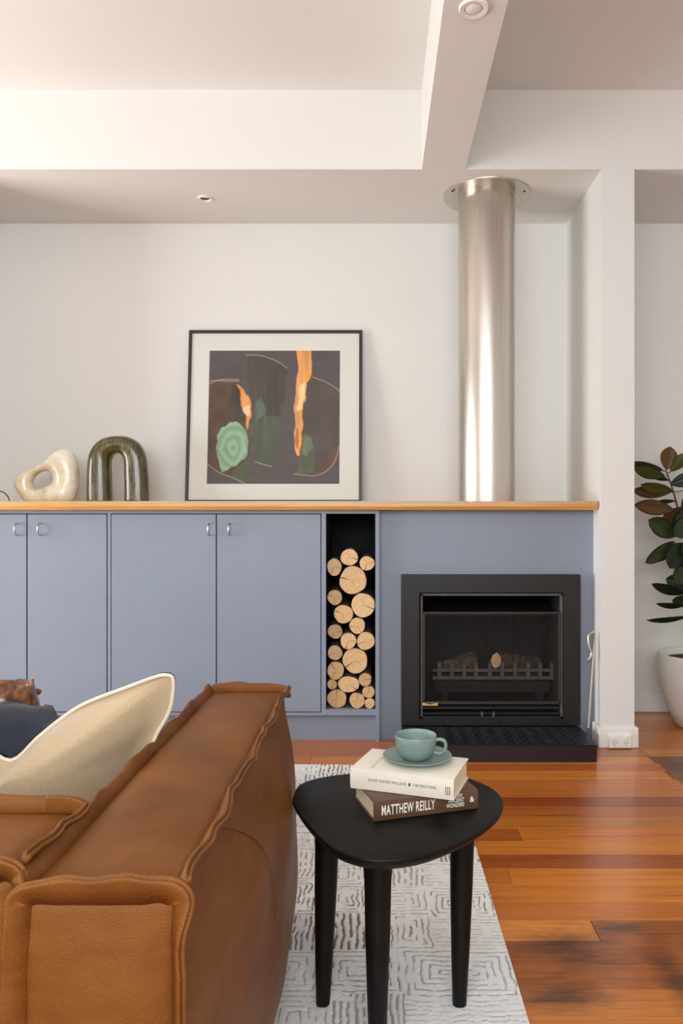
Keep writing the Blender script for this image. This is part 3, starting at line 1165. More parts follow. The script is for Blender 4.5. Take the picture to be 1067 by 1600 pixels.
paint(Z((708, 300), (760, 305), (830, 335), (880, 365), (880, 670), (840, 740), (760, 795), (645, 790), (670, 700), (680, 560)), (80, 70, 62), .2, sc=(10, 10), seed=17)
paint(Z((790, 700), (876, 640), (860, 720), (800, 780), (750, 790)), (98, 72, 56), .2, seed=18)
paint(Z((680, 590), (715, 585), (742, 640), (735, 700), (745, 780), (645, 788), (668, 690)), (84, 94, 66), .2, seed=19)
paint(Z((690, 600), (722, 600), (735, 655), (700, 705), (680, 690)), (104, 124, 92), .2, seed=24)
paint(Z((638, 150), (728, 150), (735, 280), (706, 320), (690, 450), (680, 560), (668, 700), (652, 700), (640, 660), (652, 560), (650, 400), (650, 250)), (226, 158, 84), .22, sc=(44, 4), seed=20)
paint(Z((668, 330), (702, 320), (686, 460), (668, 470)), (244, 206, 156), .15, sc=(50, 4), seed=25)
paint(Z((646, 640), (658, 560), (668, 560), (660, 640), (664, 690)), (176, 104, 52), .2, seed=26)
paint(Z((342, 328), (362, 335), (385, 385), (400, 440), (402, 530), (390, 570), (376, 470), (360, 400)), (224, 148, 78), .2, sc=(30, 8), seed=22)
paint(Z((370, 450), (395, 440), (398, 500), (380, 490)), (242, 200, 150), .1, seed=27)
# swirled pale green mass
g = Z((250, 560), (290, 530), (340, 528), (385, 570), (392, 640), (390, 690), (330, 750), (260, 780), (242, 740), (225, 660), (232, 600))
mk = inpoly(g, Ux, Vy)
cx_, cy_ = zc(318, 650)
rd = np.hypot((U - cx_) * 1.2, V - cy_)
sw = .5 + .5 * np.sin(rd * 95 + 5 * vnoise(U * 7, V * 7, 23) + 3 * vnoise(U * 20, V * 20, 29))
img[mk] = (lin((124, 158, 124))[None] * (1 - sw[mk][:, None]) + lin((148, 184, 148))[None] * sw[mk][:, None])
# scratched pale lines
for pl in (Z((376, 180), (440, 180), (500, 195), (555, 220), (596, 248)), Z((182, 330), (230, 310), (290, 305), (342, 308)), Z((178, 735), (240, 780), (310, 805), (380, 836)),
           Z((735, 295), (790, 315), (840, 340), (878, 368)), Z((640, 790), (740, 798), (800, 780), (850, 730), (876, 650)), Z((434, 728), (480, 742), (520, 752)), Z((190, 312), (340, 316))):
    c2 = curve2(pl)
    d = np.full_like(U, 9.0)
    for a, b in zip(c2[:-1], c2[1:]):
        d = np.minimum(d, seg_d(U, V, a, b))
    k = np.clip(1 - d / .0042, 0, 1) * .75
    img = img * (1 - k[..., None]) + lin((206, 186, 156)) * k[..., None]


def grid_mesh(name, XX, YY, ZZ, colours):
    h_, w_ = XX.shape
    me = bpy.data.meshes.new(name)
    co = np.stack([XX, YY, ZZ], -1).reshape(-1, 3)
    idx = np.arange(h_ * w_).reshape(h_, w_)
    q = np.stack([idx[:-1, :-1], idx[:-1, 1:], idx[1:, 1:], idx[1:, :-1]], -1).reshape(-1, 4)
    me.vertices.add(len(co))
    me.vertices.foreach_set('co', co.ravel().astype(np.float32))
    me.loops.add(q.size)
    me.loops.foreach_set('vertex_index', q.ravel().astype(np.int32))
    me.polygons.add(len(q))
    me.polygons.foreach_set('loop_start', np.arange(0, q.size, 4, dtype=np.int32))
    me.polygons.foreach_set('loop_total', np.full(len(q), 4, dtype=np.int32))
    me.update(calc_edges=True)
    at = me.color_attributes.new('tone', 'FLOAT_COLOR', 'POINT')
    cc = np.ones((len(co), 4), np.float32)
    cc[:, :3] = colours.reshape(-1, 3)
    at.data.foreach_set('color', cc.ravel())
    return me


prx0, prx1 = -hw + .118, hw - .126
prz0, prz1 = .108, ph_ - .118
me = grid_mesh('print', prx0 + U * (prx1 - prx0), np.full_like(U, .0085), prz1 - V * (prz1 - prz0), img)
o = link('print', me, M['print_ink'], t)
o['label'] = 'dark abstract print with green, orange and brown brush shapes'


# ------------------------------------------------------------------ sculptures on the worktop
def ring_body(bm, outer, inner, depth, closed=True, n=20, zmin=None, p=2.3):
    """solid whose front view is bounded by outer/inner outlines; super-elliptic sections"""
    rings = []
    cnt = len(outer)
    for i in range(cnt):
        o_, i_ = outer[i], inner[i]
        c_ = (o_ + i_) / 2
        h = (o_ - i_) / 2
        d = depth[i] if isinstance(depth, (list, tuple)) else depth
        rg = []
        for k in range(n):
            a = 2 * PI * k / n
            ca, sa = math.cos(a), math.sin(a)
            ca_ = math.copysign(abs(ca) ** (2 / p), ca)
            sa_ = math.copysign(abs(sa) ** (2 / p), sa)
            q = c_ + h * ca_ + Vector((0, d * sa_, 0))
            if zmin is not None:
                q.z = max(q.z, zmin)
            rg.append(q)
        rings.append(rg)
    loft(bm, rings, loop=closed, cap=not closed)


SYc = 4.02
zo = lambda x, y: P(x / 7.62, 670 + y / 7.62, SYc)
# cream sculpture: outlines sampled by angle around the hole centre
out_px = [(938, 590), (930, 690), (905, 780), (868, 862), (720, 905), (600, 905), (460, 905), (320, 880), (250, 795), (190, 705), (178, 640), (212, 566), (300, 498), (430, 444), (530, 396), (615, 325), (680, 265), (742, 236), (808, 244), (875, 290), (920, 390), (936, 490)]
in_px = [(628, 600), (622, 625), (606, 650), (575, 668), (545, 682), (515, 694), (480, 705), (448, 714), (424, 704), (408, 670), (404, 640), (406, 615), (416, 590), (432, 565), (462, 538), (500, 521), (530, 515), (560, 516), (588, 524), (608, 540), (620, 560), (627, 580)]
base = zo(560, 856)
base.z = CT
so = spline([zo(*p) for p in out_px], 4, True)
si = spline([zo(*p) for p in in_px], 4, True)
bm = bmesh.new()
dep = [.028 + .03 * min(1, (o_ - i_).length / .16) for o_, i_ in zip(so, si)]
hc = sum(si, Vector()) / len(si)
si = [hc + (q - hc) * 1.1 for q in si]
ring_body(bm, so, si, dep, True, 22, CT + .0005, 2.2)
bmesh.ops.translate(bm, verts=bm.verts, vec=-base)
o = bobj('cream_sculpture', bm, M['pearl_glaze'], None, True)
o.location = base
tag(o, 'glossy cream ceramic sculpture pierced by an oval hole', 'sculpture')

zo = lambda x, y: P(x / 3.557, 640 + y / 3.557, SYc)
outp = [(488, 540), (488, 430), (490, 340), (497, 265), (520, 210), (565, 168), (620, 150), (665, 147), (715, 152), (762, 175), (795, 215), (812, 265), (821, 340), (826, 430), (830, 540)]
inp = [(621, 540), (619, 430), (617, 340), (616, 295), (620, 272), (628, 258), (640, 248), (654, 244), (668, 247), (680, 255), (689, 270), (694, 292), (695, 340), (697, 430), (697, 540)]
base = zo(659, 505)
base.z = CT
so = [p for p in spline([zo(*p) for p in outp], 5)]
si = [p for p in spline([zo(*p) for p in inp], 5)]
bm = bmesh.new()
ring_body(bm, so, si, .06, False, 22, CT + .0005, 2.6)
bmesh.ops.translate(bm, verts=bm.verts, vec=-base)
o = bobj('arch_sculpture', bm, M['olive_glaze'], None, True)
o.location = base
tag(o, 'glossy olive green ceramic arch sculpture with streaked glaze', 'sculpture')

bm = bmesh.new()
cx0, rw = PX(-3.5, SYc), .063
pts = [(rw * math.cos(a), 0, rw * math.sin(a)) for a in np.linspace(0, PI, 28)]
tube(bm, pts, .003, 8)
o = bobj('wire_arch', bm, M['wire_dark'], None, True)
o.location = (cx0, SYc, CT)
tag(o, 'thin dark wire arch standing on the worktop beside the cream sculpture', 'ornament')

# ------------------------------------------------------------------ rug
rx0, rx1, ry0, ry1 = -2.45, .333, .90, 3.345
xs = np.concatenate([np.arange(rx0, -.36, .014), np.arange(-.36, rx1 + 1e-6, .0030)])
ys = np.concatenate([np.arange(ry0, 1.50, .014), np.arange(1.50, ry1 + 1e-6, .0032)])
XX, YY = np.meshgrid(xs, ys)
xw = XX + (vnoise(XX * 30 + 100, YY * 30, 31) - .5) * .010 + (vnoise(XX * 110 + 300, YY * 110, 32) - .5) * .0035
yw = YY + (vnoise(XX * 30 + 200, YY * 30, 33) - .5) * .010 + (vnoise(XX * 110 + 400, YY * 110, 34) - .5) * .0035
rb = random.Random(12)
blocks = []


def split(x0, x1, y0, y1, d):
    wx, wy = x1 - x0, y1 - y0
    if d > 0 and (wx > .30 or wy > .30 or (max(wx, wy) > .20 and rb.random() < .55)):
        if wx > wy * rb.uniform(.8, 1.2):
            c_ = x0 + wx * rb.uniform(.35, .65)
            split(x0, c_, y0, y1, d - 1)
            split(c_, x1, y0, y1, d - 1)
        else:
            c_ = y0 + wy * rb.uniform(.35, .65)
            split(x0, x1, y0, c_, d - 1)
            split(x0, x1, c_, y1, d - 1)
    else:
        blocks.append((x0, x1, y0, y1))


split(rx0, rx1, ry0, ry1, 12)
line = np.zeros_like(XX)
thick = np.zeros_like(XX)
for (x0, x1, y0, y1) in blocks:
    mk = (xw >= x0) & (xw < x1) & (yw >= y0) & (yw < y1)
    if not mk.any():
        continue
    kind = rb.choice(['con', 'con', 'h', 'h', 'v'])
    sp_ = rb.uniform(.014, .021)
    a, b = xw[mk], yw[mk]
    if kind == 'con':
        dd = np.minimum(np.minimum(a - x0, x1 - a), np.minimum(b - y0, y1 - b))
    elif kind == 'h':
        dd = b - y0
    else:
        dd = a - x0
    ph = np.abs(((dd / sp_) % 1.0) - .5) * sp_
    wl = {'con': .0017, 'h': .0013, 'v': .0026}[kind] * rb.uniform(.8, 1.3)
    k = np.clip(1.5 - ph / wl, 0, 1)
    line[mk] = k * rb.uniform(.6, 1.0) * (1.0 if kind != 'h' else .8)
brk = vnoise(XX * 45 + 50, YY * 45, 35)
line *= np.clip((brk - .22) * 5, 0, 1)
pile = vnoise(XX * 160, YY * 160, 36) * .5 + vnoise(XX * 330, YY * 330, 37) * .5
edge = np.minimum(np.minimum(XX - rx0, rx1 - XX), np.minimum(YY - ry0, ry1 - YY))
ZZ = .0125 + .0018 * (pile - .5) - .0036 * line
ZZ = np.where(edge < .0025, .0008, ZZ)
wh = lin((243, 242, 240))
bn = lin((82, 52, 32))
colr = wh[None, None] * (.95 + .08 * pile[..., None])
colr = colr * (1 - line[..., None]) + bn * line[..., None]
me = grid_mesh('rug', XX, YY, ZZ, colr)
o = link('rug', me, M['rug_pile'], None, True)
tag(o, 'off-white tufted rug with broken brown maze lines', 'rug')

# ------------------------------------------------------------------ side table
TZ = .45
outl = [(549, 1208), (600, 1203), (660, 1203), (710, 1209), (748, 1221), (775, 1235), (786, 1252), (779, 1274), (742, 1302), (684, 1328), (636, 1340), (590, 1343), (550, 1337), (515, 1322), (489, 1298), (467, 1270), (457, 1247), (470, 1224), (508, 1213)]
ol = spline([on_z(a, b, TZ) for a, b in outl], 5, True)
cen = sum(ol, Vector()) / len(ol)
t = thing('side_table', 'black stained timber side table with rounded triangular top on three legs', 'side table', (cen.x, cen.y, .012))
toff = Vector((cen.x, cen.y, .012))


def inset(z, f, dist):
    return [Vector((cen.x + (p.x - cen.x) * (1 - dist / (p - cen).length), cen.y + (p.y - cen.y) * (1 - dist / (p - cen).length), z)) - toff for p in ol]


bm = bmesh.new()
loft(bm, [inset(TZ - .028, 1, .022), inset(TZ - .025, 1, .014), inset(TZ - .015, 1, .004), inset(TZ - .006, 1, 0.0), inset(TZ - .0015, 1, .0012), inset(TZ, 1, .004)])
bobj('table_top', bm, M['black_timber'], t, True, sharp=.9)


def table_leg(topc, botc):
    bm = bmesh.new()
    prof = [(0, .0155), (.25, .0205), (.6, .0255), (.85, .0275), (.93, .030), (.975, .038), (1.0, .052)]
    rings = []
    for f, r_ in prof:
        c_ = Vector(botc).lerp(Vector(topc), f)
        rings.append([c_ + Vector((r_ * math.cos(2 * PI * k / 28), r_ * math.sin(2 * PI * k / 28), 0)) - toff for k in range(28)])
    loft(bm, rings)
    bobj('leg', bm, M['black_timber'], t, True, sharp=1.0)


lz = TZ - .026
table_leg((.198, 1.735, lz), (.186, 1.692, .0125))
table_leg((-.112, 1.735, lz), (-.120, 1.694, .0125))
table_leg((.003, 1.535, lz), (.002, 1.515, .0125))


# ------------------------------------------------------------------ books
def text(body, size, mat, parent, loc, rot, sx=1.0, align='LEFT', offset=0.0, shear=0.0, name='lettering', space=1.0):
    cu = bpy.data.curves.new(name, 'FONT')
    cu.body = body
    cu.size = size
    cu.align_x = align
    cu.align_y = 'CENTER'
    cu.extrude = .00012
    cu.offset = offset
    cu.shear = shear
    cu.resolution_u = 3
    cu.space_character = space
    ob = bpy.data.objects.new(name, cu)
    COL.objects.link(ob)
    dg = bpy.context.evaluated_depsgraph_get()
    me = bpy.data.meshes.new_from_object(ob.evaluated_get(dg))
    bpy.data.objects.remove(ob, do_unlink=True)
    bpy.data.curves.remove(cu)
    me.materials.clear()
    me.transform(Matrix.Diagonal((sx, 1, 1, 1)))
    o = link(name, me, mat, parent)
    o.location = loc
    o.rotation_euler = rot
    return o


def book(name, label, fl, fr, depth, th, z, cover, rc=.0):
    d = (fr - fl)
    L = math.hypot(d.x, d.y)
    rz = math.atan2(d.y, d.x)
    t = thing(name, label, 'book', (fl.x, fl.y, z), rz)
    ct = .0028
    # cover: two boards and a slightly rounded spine
    bm = bmesh.new()
    pr = [(depth, 0), (.004, 0), (.0012, .0012), (-.0008, th * .25), (-.0014, th * .5), (-.0008, th * .75), (.0012, th - .0012), (.004, th), (depth, th), (depth, th - ct), (.006, th - ct), (.0035, th * .5), (.006, ct), (depth, ct)]
    loft(bm, [[Vector((0, a, b)) for a, b in pr], [Vector((L, a, b)) for a, b in pr]])
    bobj('cover', bm, cover, t, True, sharp=.6)
    bm = bmesh.new()
    box(bm, .004, L - .004, .004, depth - .004, ct - .0003, th - ct + .0003)
    pg = bobj('pages', bm, M['page_paper'], t)
    pg['label'] = 'cream page block'
    return t, L


fl, fr_ = on_z(584.3, 1285, TZ), on_z(746.8, 1264, TZ)
bt_, L = book('book', 'thick brown hardback with bold white spine lettering flat on the side table', fl, fr_, .153, .0435, TZ + .0002, M['book_brown'])
up = (PI / 2, 0, 0)
text('MATTHEW REILLY', .030, M['ink_white'], bt_, (.016, -.0016, .0222), up, .468, offset=.0005, space=1.10)
text('SEVEN', .0115, M['ink_white'], bt_, (.193, -.0014, .0355), up, .66, 'CENTER', .0002, .12, space=1.08)
text('ANCIENT', .0125, M['ink_white'], bt_, (.190, -.0015, .0255), up, .66, 'CENTER', .0002, .12, space=1.08)
text('WONDERS', .0125, M['ink_white'], bt_, (.188, -.0015, .0150), up, .66, 'CENTER', .0002, .12, space=1.08)
text('&', .0175, M['ink_white'], bt_, (.2285, -.0015, .0235), up, 1.0, 'CENTER', .0002)

z2 = TZ + .0440
fl, fr_ = on_z(547.2, 1232, z2), on_z(709, 1252, z2)
bt_, L = book('book', 'thick cream hardback lying on the brown book under the saucer', fl, fr_, .151, .0465, z2, M['book_cream'])
text('DAVID FOSTER WALLACE \u2666 THE PALE KING', .0088, M['ink_dark'], bt_, (.043, -.0018, .0245), up, .80, space=1.10)
text('DAVID FOSTER WALLACE', .0105, M['ink_grey'], bt_, (.046, .012, .0466), (0, 0, PI / 2), .9)
bm = bmesh.new()
for k in range(3):
    box(bm, L - .018 + k * .0042, L - .0165 + k * .0042, -.0016, -.0008, .012, .030)
bobj('publisher_mark', bm, M['ink_dark'], bt_)['label'] = 'small dark printed publisher mark'

# saucer and cup
z3 = z2 + .0468
sx_, sy_ = .0945, 1.742
t = thing('saucer', 'sage green stoneware saucer on the cream book', 'saucer', (sx_, sy_, z3))
bm = bmesh.new()
lathe(bm, [(.040, 0), (.044, .0015), (.062, .007), (.0778, .0128), (.0795, .0145), (.0785, .0158), (.076, .0152), (.060, .0098), (.042, .0055), (.020, .0050)], 56)
bobj('dish', bm, M['cup_glaze'], t, True, sharp=1.2)
cz = z3 + .0052
t = thing('cup', 'sage green stoneware cup with round handle standing on the saucer', 'cup', (PX(649.5, 1.742), 1.742, cz))
bm = bmesh.new()
lathe(bm, [(.024, 0), (.0275, .0015), (.036, .008), (.0425, .018), (.0465, .032), (.0478, .046), (.0478, .0545), (.0470, .0562), (.0455, .0550), (.0450, .046), (.0440, .033), (.040, .019), (.033, .010), (.020, .006)], 56)
bobj('bowl', bm, M['cup_glaze'], t, True, sharp=1.2)
bm = bmesh.new()
d = Vector((math.cos(-.22), math.sin(-.22), 0))
pts = spline([d * .044 + Vector((0, 0, .0455)), d * .056 + Vector((0, 0, .0478)), d * .0665 + Vector((0, 0, .0445)), d * .0695 + Vector((0, 0, .034)), d * .0655 + Vector((0, 0, .022)), d * .056 + Vector((0, 0, .0165)), d * .042 + Vector((0, 0, .018))], 5)
rings = []
side = Vector((-d.y, d.x, 0))
for i_, (tv, nv, bv) in enumerate(frames(pts)):
    nn = tv.cross(side).normalized()
    rings.append([pts[i_] + nn * (.0040 * math.cos(2 * PI * k / 12)) + side * (.0062 * math.sin(2 * PI * k / 12)) for k in range(12)])
loft(bm, rings)
bobj('handle', bm, M['cup_glaze'], t, True)

# ------------------------------------------------------------------ sofa
SZ = .62


def puff(x0, x1, y0, y1, z0, z1, n=(14, 30, 18), b=(.02, .02, .02, .02, .02, .0), seed=0, pw=2.6, full=False):
    """box with bulging faces; b: bulge of -x +x -y +y +z -z"""
    bm = bmesh.new()
    rn = random.Random(seed)
    f1 = [rn.uniform(0, 6.28) for _ in range(8)]

    def pt(u, v, w_):
        X = x0 + (x1 - x0) * (u + 1) / 2
        Y = y0 + (y1 - y0) * (v + 1) / 2
        Zz = z0 + (z1 - z0) * (w_ + 1) / 2
        cu, cv, cw = (1 - abs(u) ** pw), (1 - abs(v) ** pw), (1 - abs(w_) ** pw)
        wr_ = 1 + .12 * math.sin(Y * 17 + f1[0]) * math.sin(Zz * 13 + f1[1]) + .10 * math.sin(X * 23 + Y * 9 + f1[2])
        if u < 0:
            X -= b[0] * cv * cw * wr_ * abs(u) ** 3
        else:
            X += b[1] * (1 - max(0, v) ** 9 if v > 0 else cv) * (cw if w_ > 0 else 1 - .25 * abs(w_) ** 3) * wr_ * abs(u) ** 3 if full else b[1] * cv * cw * wr_ * abs(u) ** 3
        if v < 0:
            Y -= b[2] * cu * cw * wr_ * abs(v) ** 3
        else:
            Y += b[3] * cu * cw * wr_ * abs(v) ** 3
        if w_ > 0:
            Zz += b[4] * cu * cv * wr_ * abs(w_) ** 3
        else:
            Zz -= b[5] * cu * cv * abs(w_) ** 3
        return Vector((X, Y, Zz))

    def face(nu, nv, fn):
        g_ = [[bm.verts.new(fn(-1 + 2 * i_ / nu, -1 + 2 * j_ / nv)) for j_ in range(nv + 1)] for i_ in range(nu + 1)]
        for i_ in range(nu):
            for j_ in range(nv):
                bm.faces.new((g_[i_][j_], g_[i_ + 1][j_], g_[i_ + 1][j_ + 1], g_[i_][j_ + 1]))
    nx, ny, nz_ = n
    for sgn in (-1, 1):
        face(ny, nz_, lambda a, c_: pt(sgn, a, c_))
        face(nx, nz_, lambda a, c_: pt(a, sgn, c_))
        face(nx, ny, lambda a, c_: pt(a, c_, sgn))
    bmesh.ops.remove_doubles(bm, verts=bm.verts, dist=.0004)
    return bm


def seam(bm, path, outs, L=.024, t_=.0068, wob=.0045, seed=0, n=10):
    """flat double-stitched flange running along an edge. path/outs: control points and outward vectors"""
    rn = random.Random(seed)
    f1 = [rn.uniform(0, 6.28) for _ in range(6)]
    P_ = spline(path, n)
    O_ = [o_.normalized() for o_ in spline(outs, n)]
    rings = []
    acc = 0
    for i_ in range(len(P_)):
        a = P_[max(0, i_ - 1)]
        b = P_[min(len(P_) - 1, i_ + 1)]
        T = (b - a).normalized()
        acc += (P_[i_] - P_[max(0, i_ - 1)]).length
        o_ = O_[i_]
        o_ = (o_ - T * o_.dot(T)).normalized()
        lt = T.cross(o_)
        w_ = wob * (math.sin(acc * 21 + f1[0]) + .6 * math.sin(acc * 47 + f1[1]) + .3 * math.sin(acc * 83 + f1[2]))
        LL = L * (1 + .10 * math.sin(acc * 30 + f1[3]) + .06 * math.sin(acc * 70 + f1[4]))
        c_ = P_[i_]
        pr = [(-.012, -t_ * .9), (LL * .55, -t_ * .75), (LL * .86, -t_), (LL * .98, -t_ * .8), (LL, -t_ * .45), (LL * .93, -t_ * .12), (LL * .78, 0),
              (LL * .93, t_ * .12), (LL, t_ * .45), (LL * .98, t_ * .8), (LL * .86, t_), (LL * .55, t_ * .75), (-.012, t_ * .9)]
        rings.append([c_ + o_ * u + lt * (v_ + w_ * max(0, u) / L) for u, v_ in pr])
    loft(bm, rings)


sofa = thing('sofa', 'tan brown leather sofa with raised flanged seams standing on the rug', 'sofa', (-1.35, 1.55, .012))
soff = Vector((-1.35, 1.55, .012))
V3 = Vector


def sofa_part(name, bm, mat='leather', parent=None):
    bmesh.ops.translate(bm, verts=bm.verts, vec=-soff)
    return bobj(name, bm, M[mat], parent or sofa, True)


def slab(name, x0, x1, y0, y1, z0, z1, n, b, seed, rails=True, dx=0.0):
    body = sofa_part(name, puff(x0, x1, y0, y1, z0, z1, n, b, seed, full=(seed == 1)))
    k = 0
    for (pa, oa) in (
        # near face loop, far face loop, then the two long top edges
        ([V3((x0, y0, z0)), V3((x0, y0, (z0 + z1) / 2)), V3((x0, y0, z1 - .05)), V3((x0 + .004, y0, z1 - .004)), V3((x0 + .05, y0, z1)), V3((x0 + .09, y0, z1)), V3(((x0 + x1) / 2, y0, z1)), V3((x1 - .09, y0, z1)), V3((x1 - .05, y0, z1)), V3((x1 - .004, y0, z1 - .004)), V3((x1, y0, z1 - .05)), V3((x1, y0, (z0 + z1) / 2)), V3((x1, y0, z0))],
         [V3((-1, -.55, 0)), V3((-1, -.55, 0)), V3((-1, -.55, .2)), V3((-1, -.4, .9)), V3((-.2, -.3, 1)), V3((0, -.3, 1)), V3((0, -.3, 1)), V3((0, -.3, 1)), V3((.2, -.35, 1)), V3((1, -.6, .9)), V3((.8, -1, .2)), V3((.6, -1, 0)), V3((.6, -1, 0))]),
        ([V3((x0, y1, z1 - .05)), V3((x0 + .004, y1, z1 - .004)), V3((x0 + .05, y1, z1)), V3((x0 + .09, y1, z1)), V3(((x0 + x1) / 2, y1, z1)), V3((x1 - .09, y1, z1)), V3((x1 - .05, y1, z1)), V3((x1 - .008, y1, z1 - .002)), V3((x1 - .003, y1, z1 - .016))],
         [V3((-1, .5, .4)), V3((-.7, .4, 1)), V3((-.1, .2, 1)), V3((0, .2, 1)), V3((0, .2, 1)), V3((0, .2, 1)), V3((.1, .2, 1)), V3((.5, .1, 1)), V3((.8, 0, .9))]),
        ([V3((x0, y0 + .004, z1)), V3((x0, y0 + (y1 - y0) * .3, z1)), V3((x0, y0 + (y1 - y0) * .7, z1)), V3((x0, y1 - .004, z1))], [V3((-.8, 0, 1))] * 4),
        ([V3((x1, y0 + .004, z1)), V3((x1, y0 + (y1 - y0) * .3, z1)), V3((x1, y0 + (y1 - y0) * .7, z1)), V3((x1, y1 - .004, z1))], [V3((.8, 0, 1))] * 4),
    ):
        bm = bmesh.new()
        seam(bm, pa, oa, seed=seed * 7 + k, n=12 if k < 2 else 26)
        sofa_part('seam', bm, parent=body)
        k += 1
    return body


AX0, AX1, AY0, AY1 = -.452, -.255, .965, 2.09
arm = slab('arm', AX0, AX1, AY0, AY1, .055, SZ, (12, 40, 24), (.01, .056, .016, .03, .026, 0), 1)
slab('arm', -2.44, -2.25, AY0, AY1, .055, SZ, (8, 16, 10), (.05, .01, .014, .03, .03, 0), 2)
slab('back', -2.235, -.474, 1.0, 1.205, .055, SZ + .012, (40, 10, 20), (.01, .01, .02, .03, .018, 0), 3)
# stitched line on the outer face of the arm
bm = bmesh.new()


def on_arm(y, z):
    v_ = -1 + 2 * (y - AY0) / (AY1 - AY0)
    w_ = -1 + 2 * (z - .055) / (SZ - .055)
    return V3((AX1 + .055 * (1 - abs(v_) ** 2.6) * (1 - abs(w_) ** 2.6) + .001, y, z))


tube(bm, [on_arm(1.22 + .30 * (1 - math.exp(-k * .22)), .60 - k * .027) for k in range(20)], .0012, 5)
sofa_part('stitching', bm, parent=arm)
bm = bmesh.new()
tube(bm, [on_arm(1.74 + .22 * (1 - math.exp(-k * .25)), .60 - k * .027) + V3((.002, 0, 0)) for k in range(20)], .0012, 5)
sofa_part('stitching', bm, parent=arm)
for sx0 in ((-2.24, -1.35), (-1.34, -.465)):
    bm = puff(sx0[0], sx0[1], 1.21, 2.06, .22, .40, (16, 16, 6), (.01, .01, .0, .03, .03, 0), 5)
    sofa_part('seat_cushion', bm)
bm = bmesh.new()
box(bm, -2.24, -.465, 1.2, 2.04, .06, .22)
sofa_part('seat_base', bm)
for fx_ in (-2.36, -.36):
    for fy_ in (1.08, 1.98):
        bm = bmesh.new()
        box(bm, fx_ - .03, fx_ + .03, fy_ - .03, fy_ + .03, .0125, .06)
        sofa_part('foot', bm, 'table_dark')

# ------------------------------------------------------------------ cushion
# seam outline in its own plane: u along the sofa, v up; chopped in the middle of the top edge
def cushion():
    cy = 1.60
    lean_ = math.radians(9)
    cl = thing('cushion', 'woven oatmeal cushion with navy reverse and chopped top on the sofa', 'cushion', (-.777, cy, .43))
    cl.rotation_euler = (lean_, 0, 0)
    top = [(-.352, .352), (-.277, .327), (-.192, .295), (-.107, .252), (-.043, .208), (.017, .169), (.075, .218), (.128, .261), (.181, .295), (.267, .329), (.320, .349), (.347, .355)]
    right = [(.362, .343), (.352, .28), (.317, .215), (.288, .13), (.282, .03)]
    bot = [(.27, .0), (.14, .005), (0, .005), (-.14, .005), (-.28, .0)]
    left = [(-.30, .05), (-.30, .15), (-.325, .28), (-.342, .36)]
    loop = [Vector((a, 0, b)) for a, b in spline_2(top + right + bot + left)]
    return cl, loop


def spline_2(pts):
    return [(p.x, p.y) for p in spline([Vector((a, b, 0)) for a, b in pts], 4, True)]


cl, loop = cushion()
cc = Vector((0.0, 0, .12))


def half(sign, thick, power):
    bm = bmesh.new()
    K = 14
    rings = []
    for i_ in range(K + 1):
        f = 1 - i_ / K
        rings.append([])
        for p in loop:
            q = cc + (p - cc) * f
            # flange: flat outer rim then a rounded belly
            g_ = max(0.0, (1 - f) - .07) / .93
            h = thick * (1 - (1 - min(1, g_ * 1.35)) ** power) if g_ > 0 else .0
            rings[-1].append(Vector((q.x, sign * (h + .002), q.z)))
    R = [[bm.verts.new(p) for p in r_] for r_ in rings[:-1]]
    c_ = bm.verts.new(sum(rings[-1], Vector()) / len(loop))
    n_ = len(loop)
    for a, b in zip(R[:-1], R[1:]):
        for j in range(n_):
            bm.faces.new((a[j], a[(j + 1) % n_], b[(j + 1) % n_], b[j]))
    for j in range(n_):
        bm.faces.new((R[-1][j], R[-1][(j + 1) % n_], c_))
    return bm


bobj('front_panel', half(-1, .105, 2.2), M['weave'], cl, True)['label'] = 'oatmeal woven side'


def navy():
    """far side: swells up behind the chopped seam"""
    bm = bmesh.new()
    n_ = len(loop)
    rings = []
    prof = [(0.0, .002, 0.0), (.03, .018, .90), (.07, .042, 1.0), (.14, .074, 1.03), (.24, .104, 1.02), (.40, .128, .92), (.65, .14, .6), (.95, .14, 0)]
    for f, h, crown in prof:
        rg = []
        for p in loop:
            q = cc + (p - cc) * (1 - f)
            level = .240 - .06 * p.x
            if p.z > .14 and abs(p.x) < .25 and level > p.z and crown > 0:
                q.z = max(q.z, p.z + (level - p.z) * min(crown, 1) + max(0, crown - 1) * level * min(1, (level - p.z) / .04))
            rg.append(Vector((q.x, h, q.z)))
        rings.append(rg)
    loft(bm, rings)
    return bm


bobj('back_panel', navy(), M['navy_fabric'], cl, True)['label'] = 'navy blue reverse side'
bm = bmesh.new()
tube(bm, [p + Vector((0, -.003, 0)) for p in loop + [loop[0]]], .0042, 8, cap=False)
bobj('piping', bm, M['piping'], cl, True)
bm = bmesh.new()
tube(bm, [p + Vector((0, .0035, .0005)) for p in loop + [loop[0]]], .0032, 6, cap=False)
bobj('edge_trim', bm, M['navy_fabric'], cl, True)

# ------------------------------------------------------------------ coffee table, vase, pouf beyond the sofa
t = thing('coffee_table', 'dark timber coffee table standing on the rug beyond the sofa', 'coffee table', (-1.25, 2.52, .0125))
ctz = .37
bm = bmesh.new()
box(bm, -.50, .44, -.26, .26, ctz - .045, ctz - .0125, bevel=.006, seg=2)
bobj('table_top', bm, M['table_dark'], t)
for sx in (-.44, .385):
    for sy in (-.2, .2):
        bm = bmesh.new()
        lathe(bm, [(.016, 0), (.024, ctz - .044)], 16, (sx, sy, 0))
        bobj('leg', bm, M['table_dark'], t, True, sharp=.8)

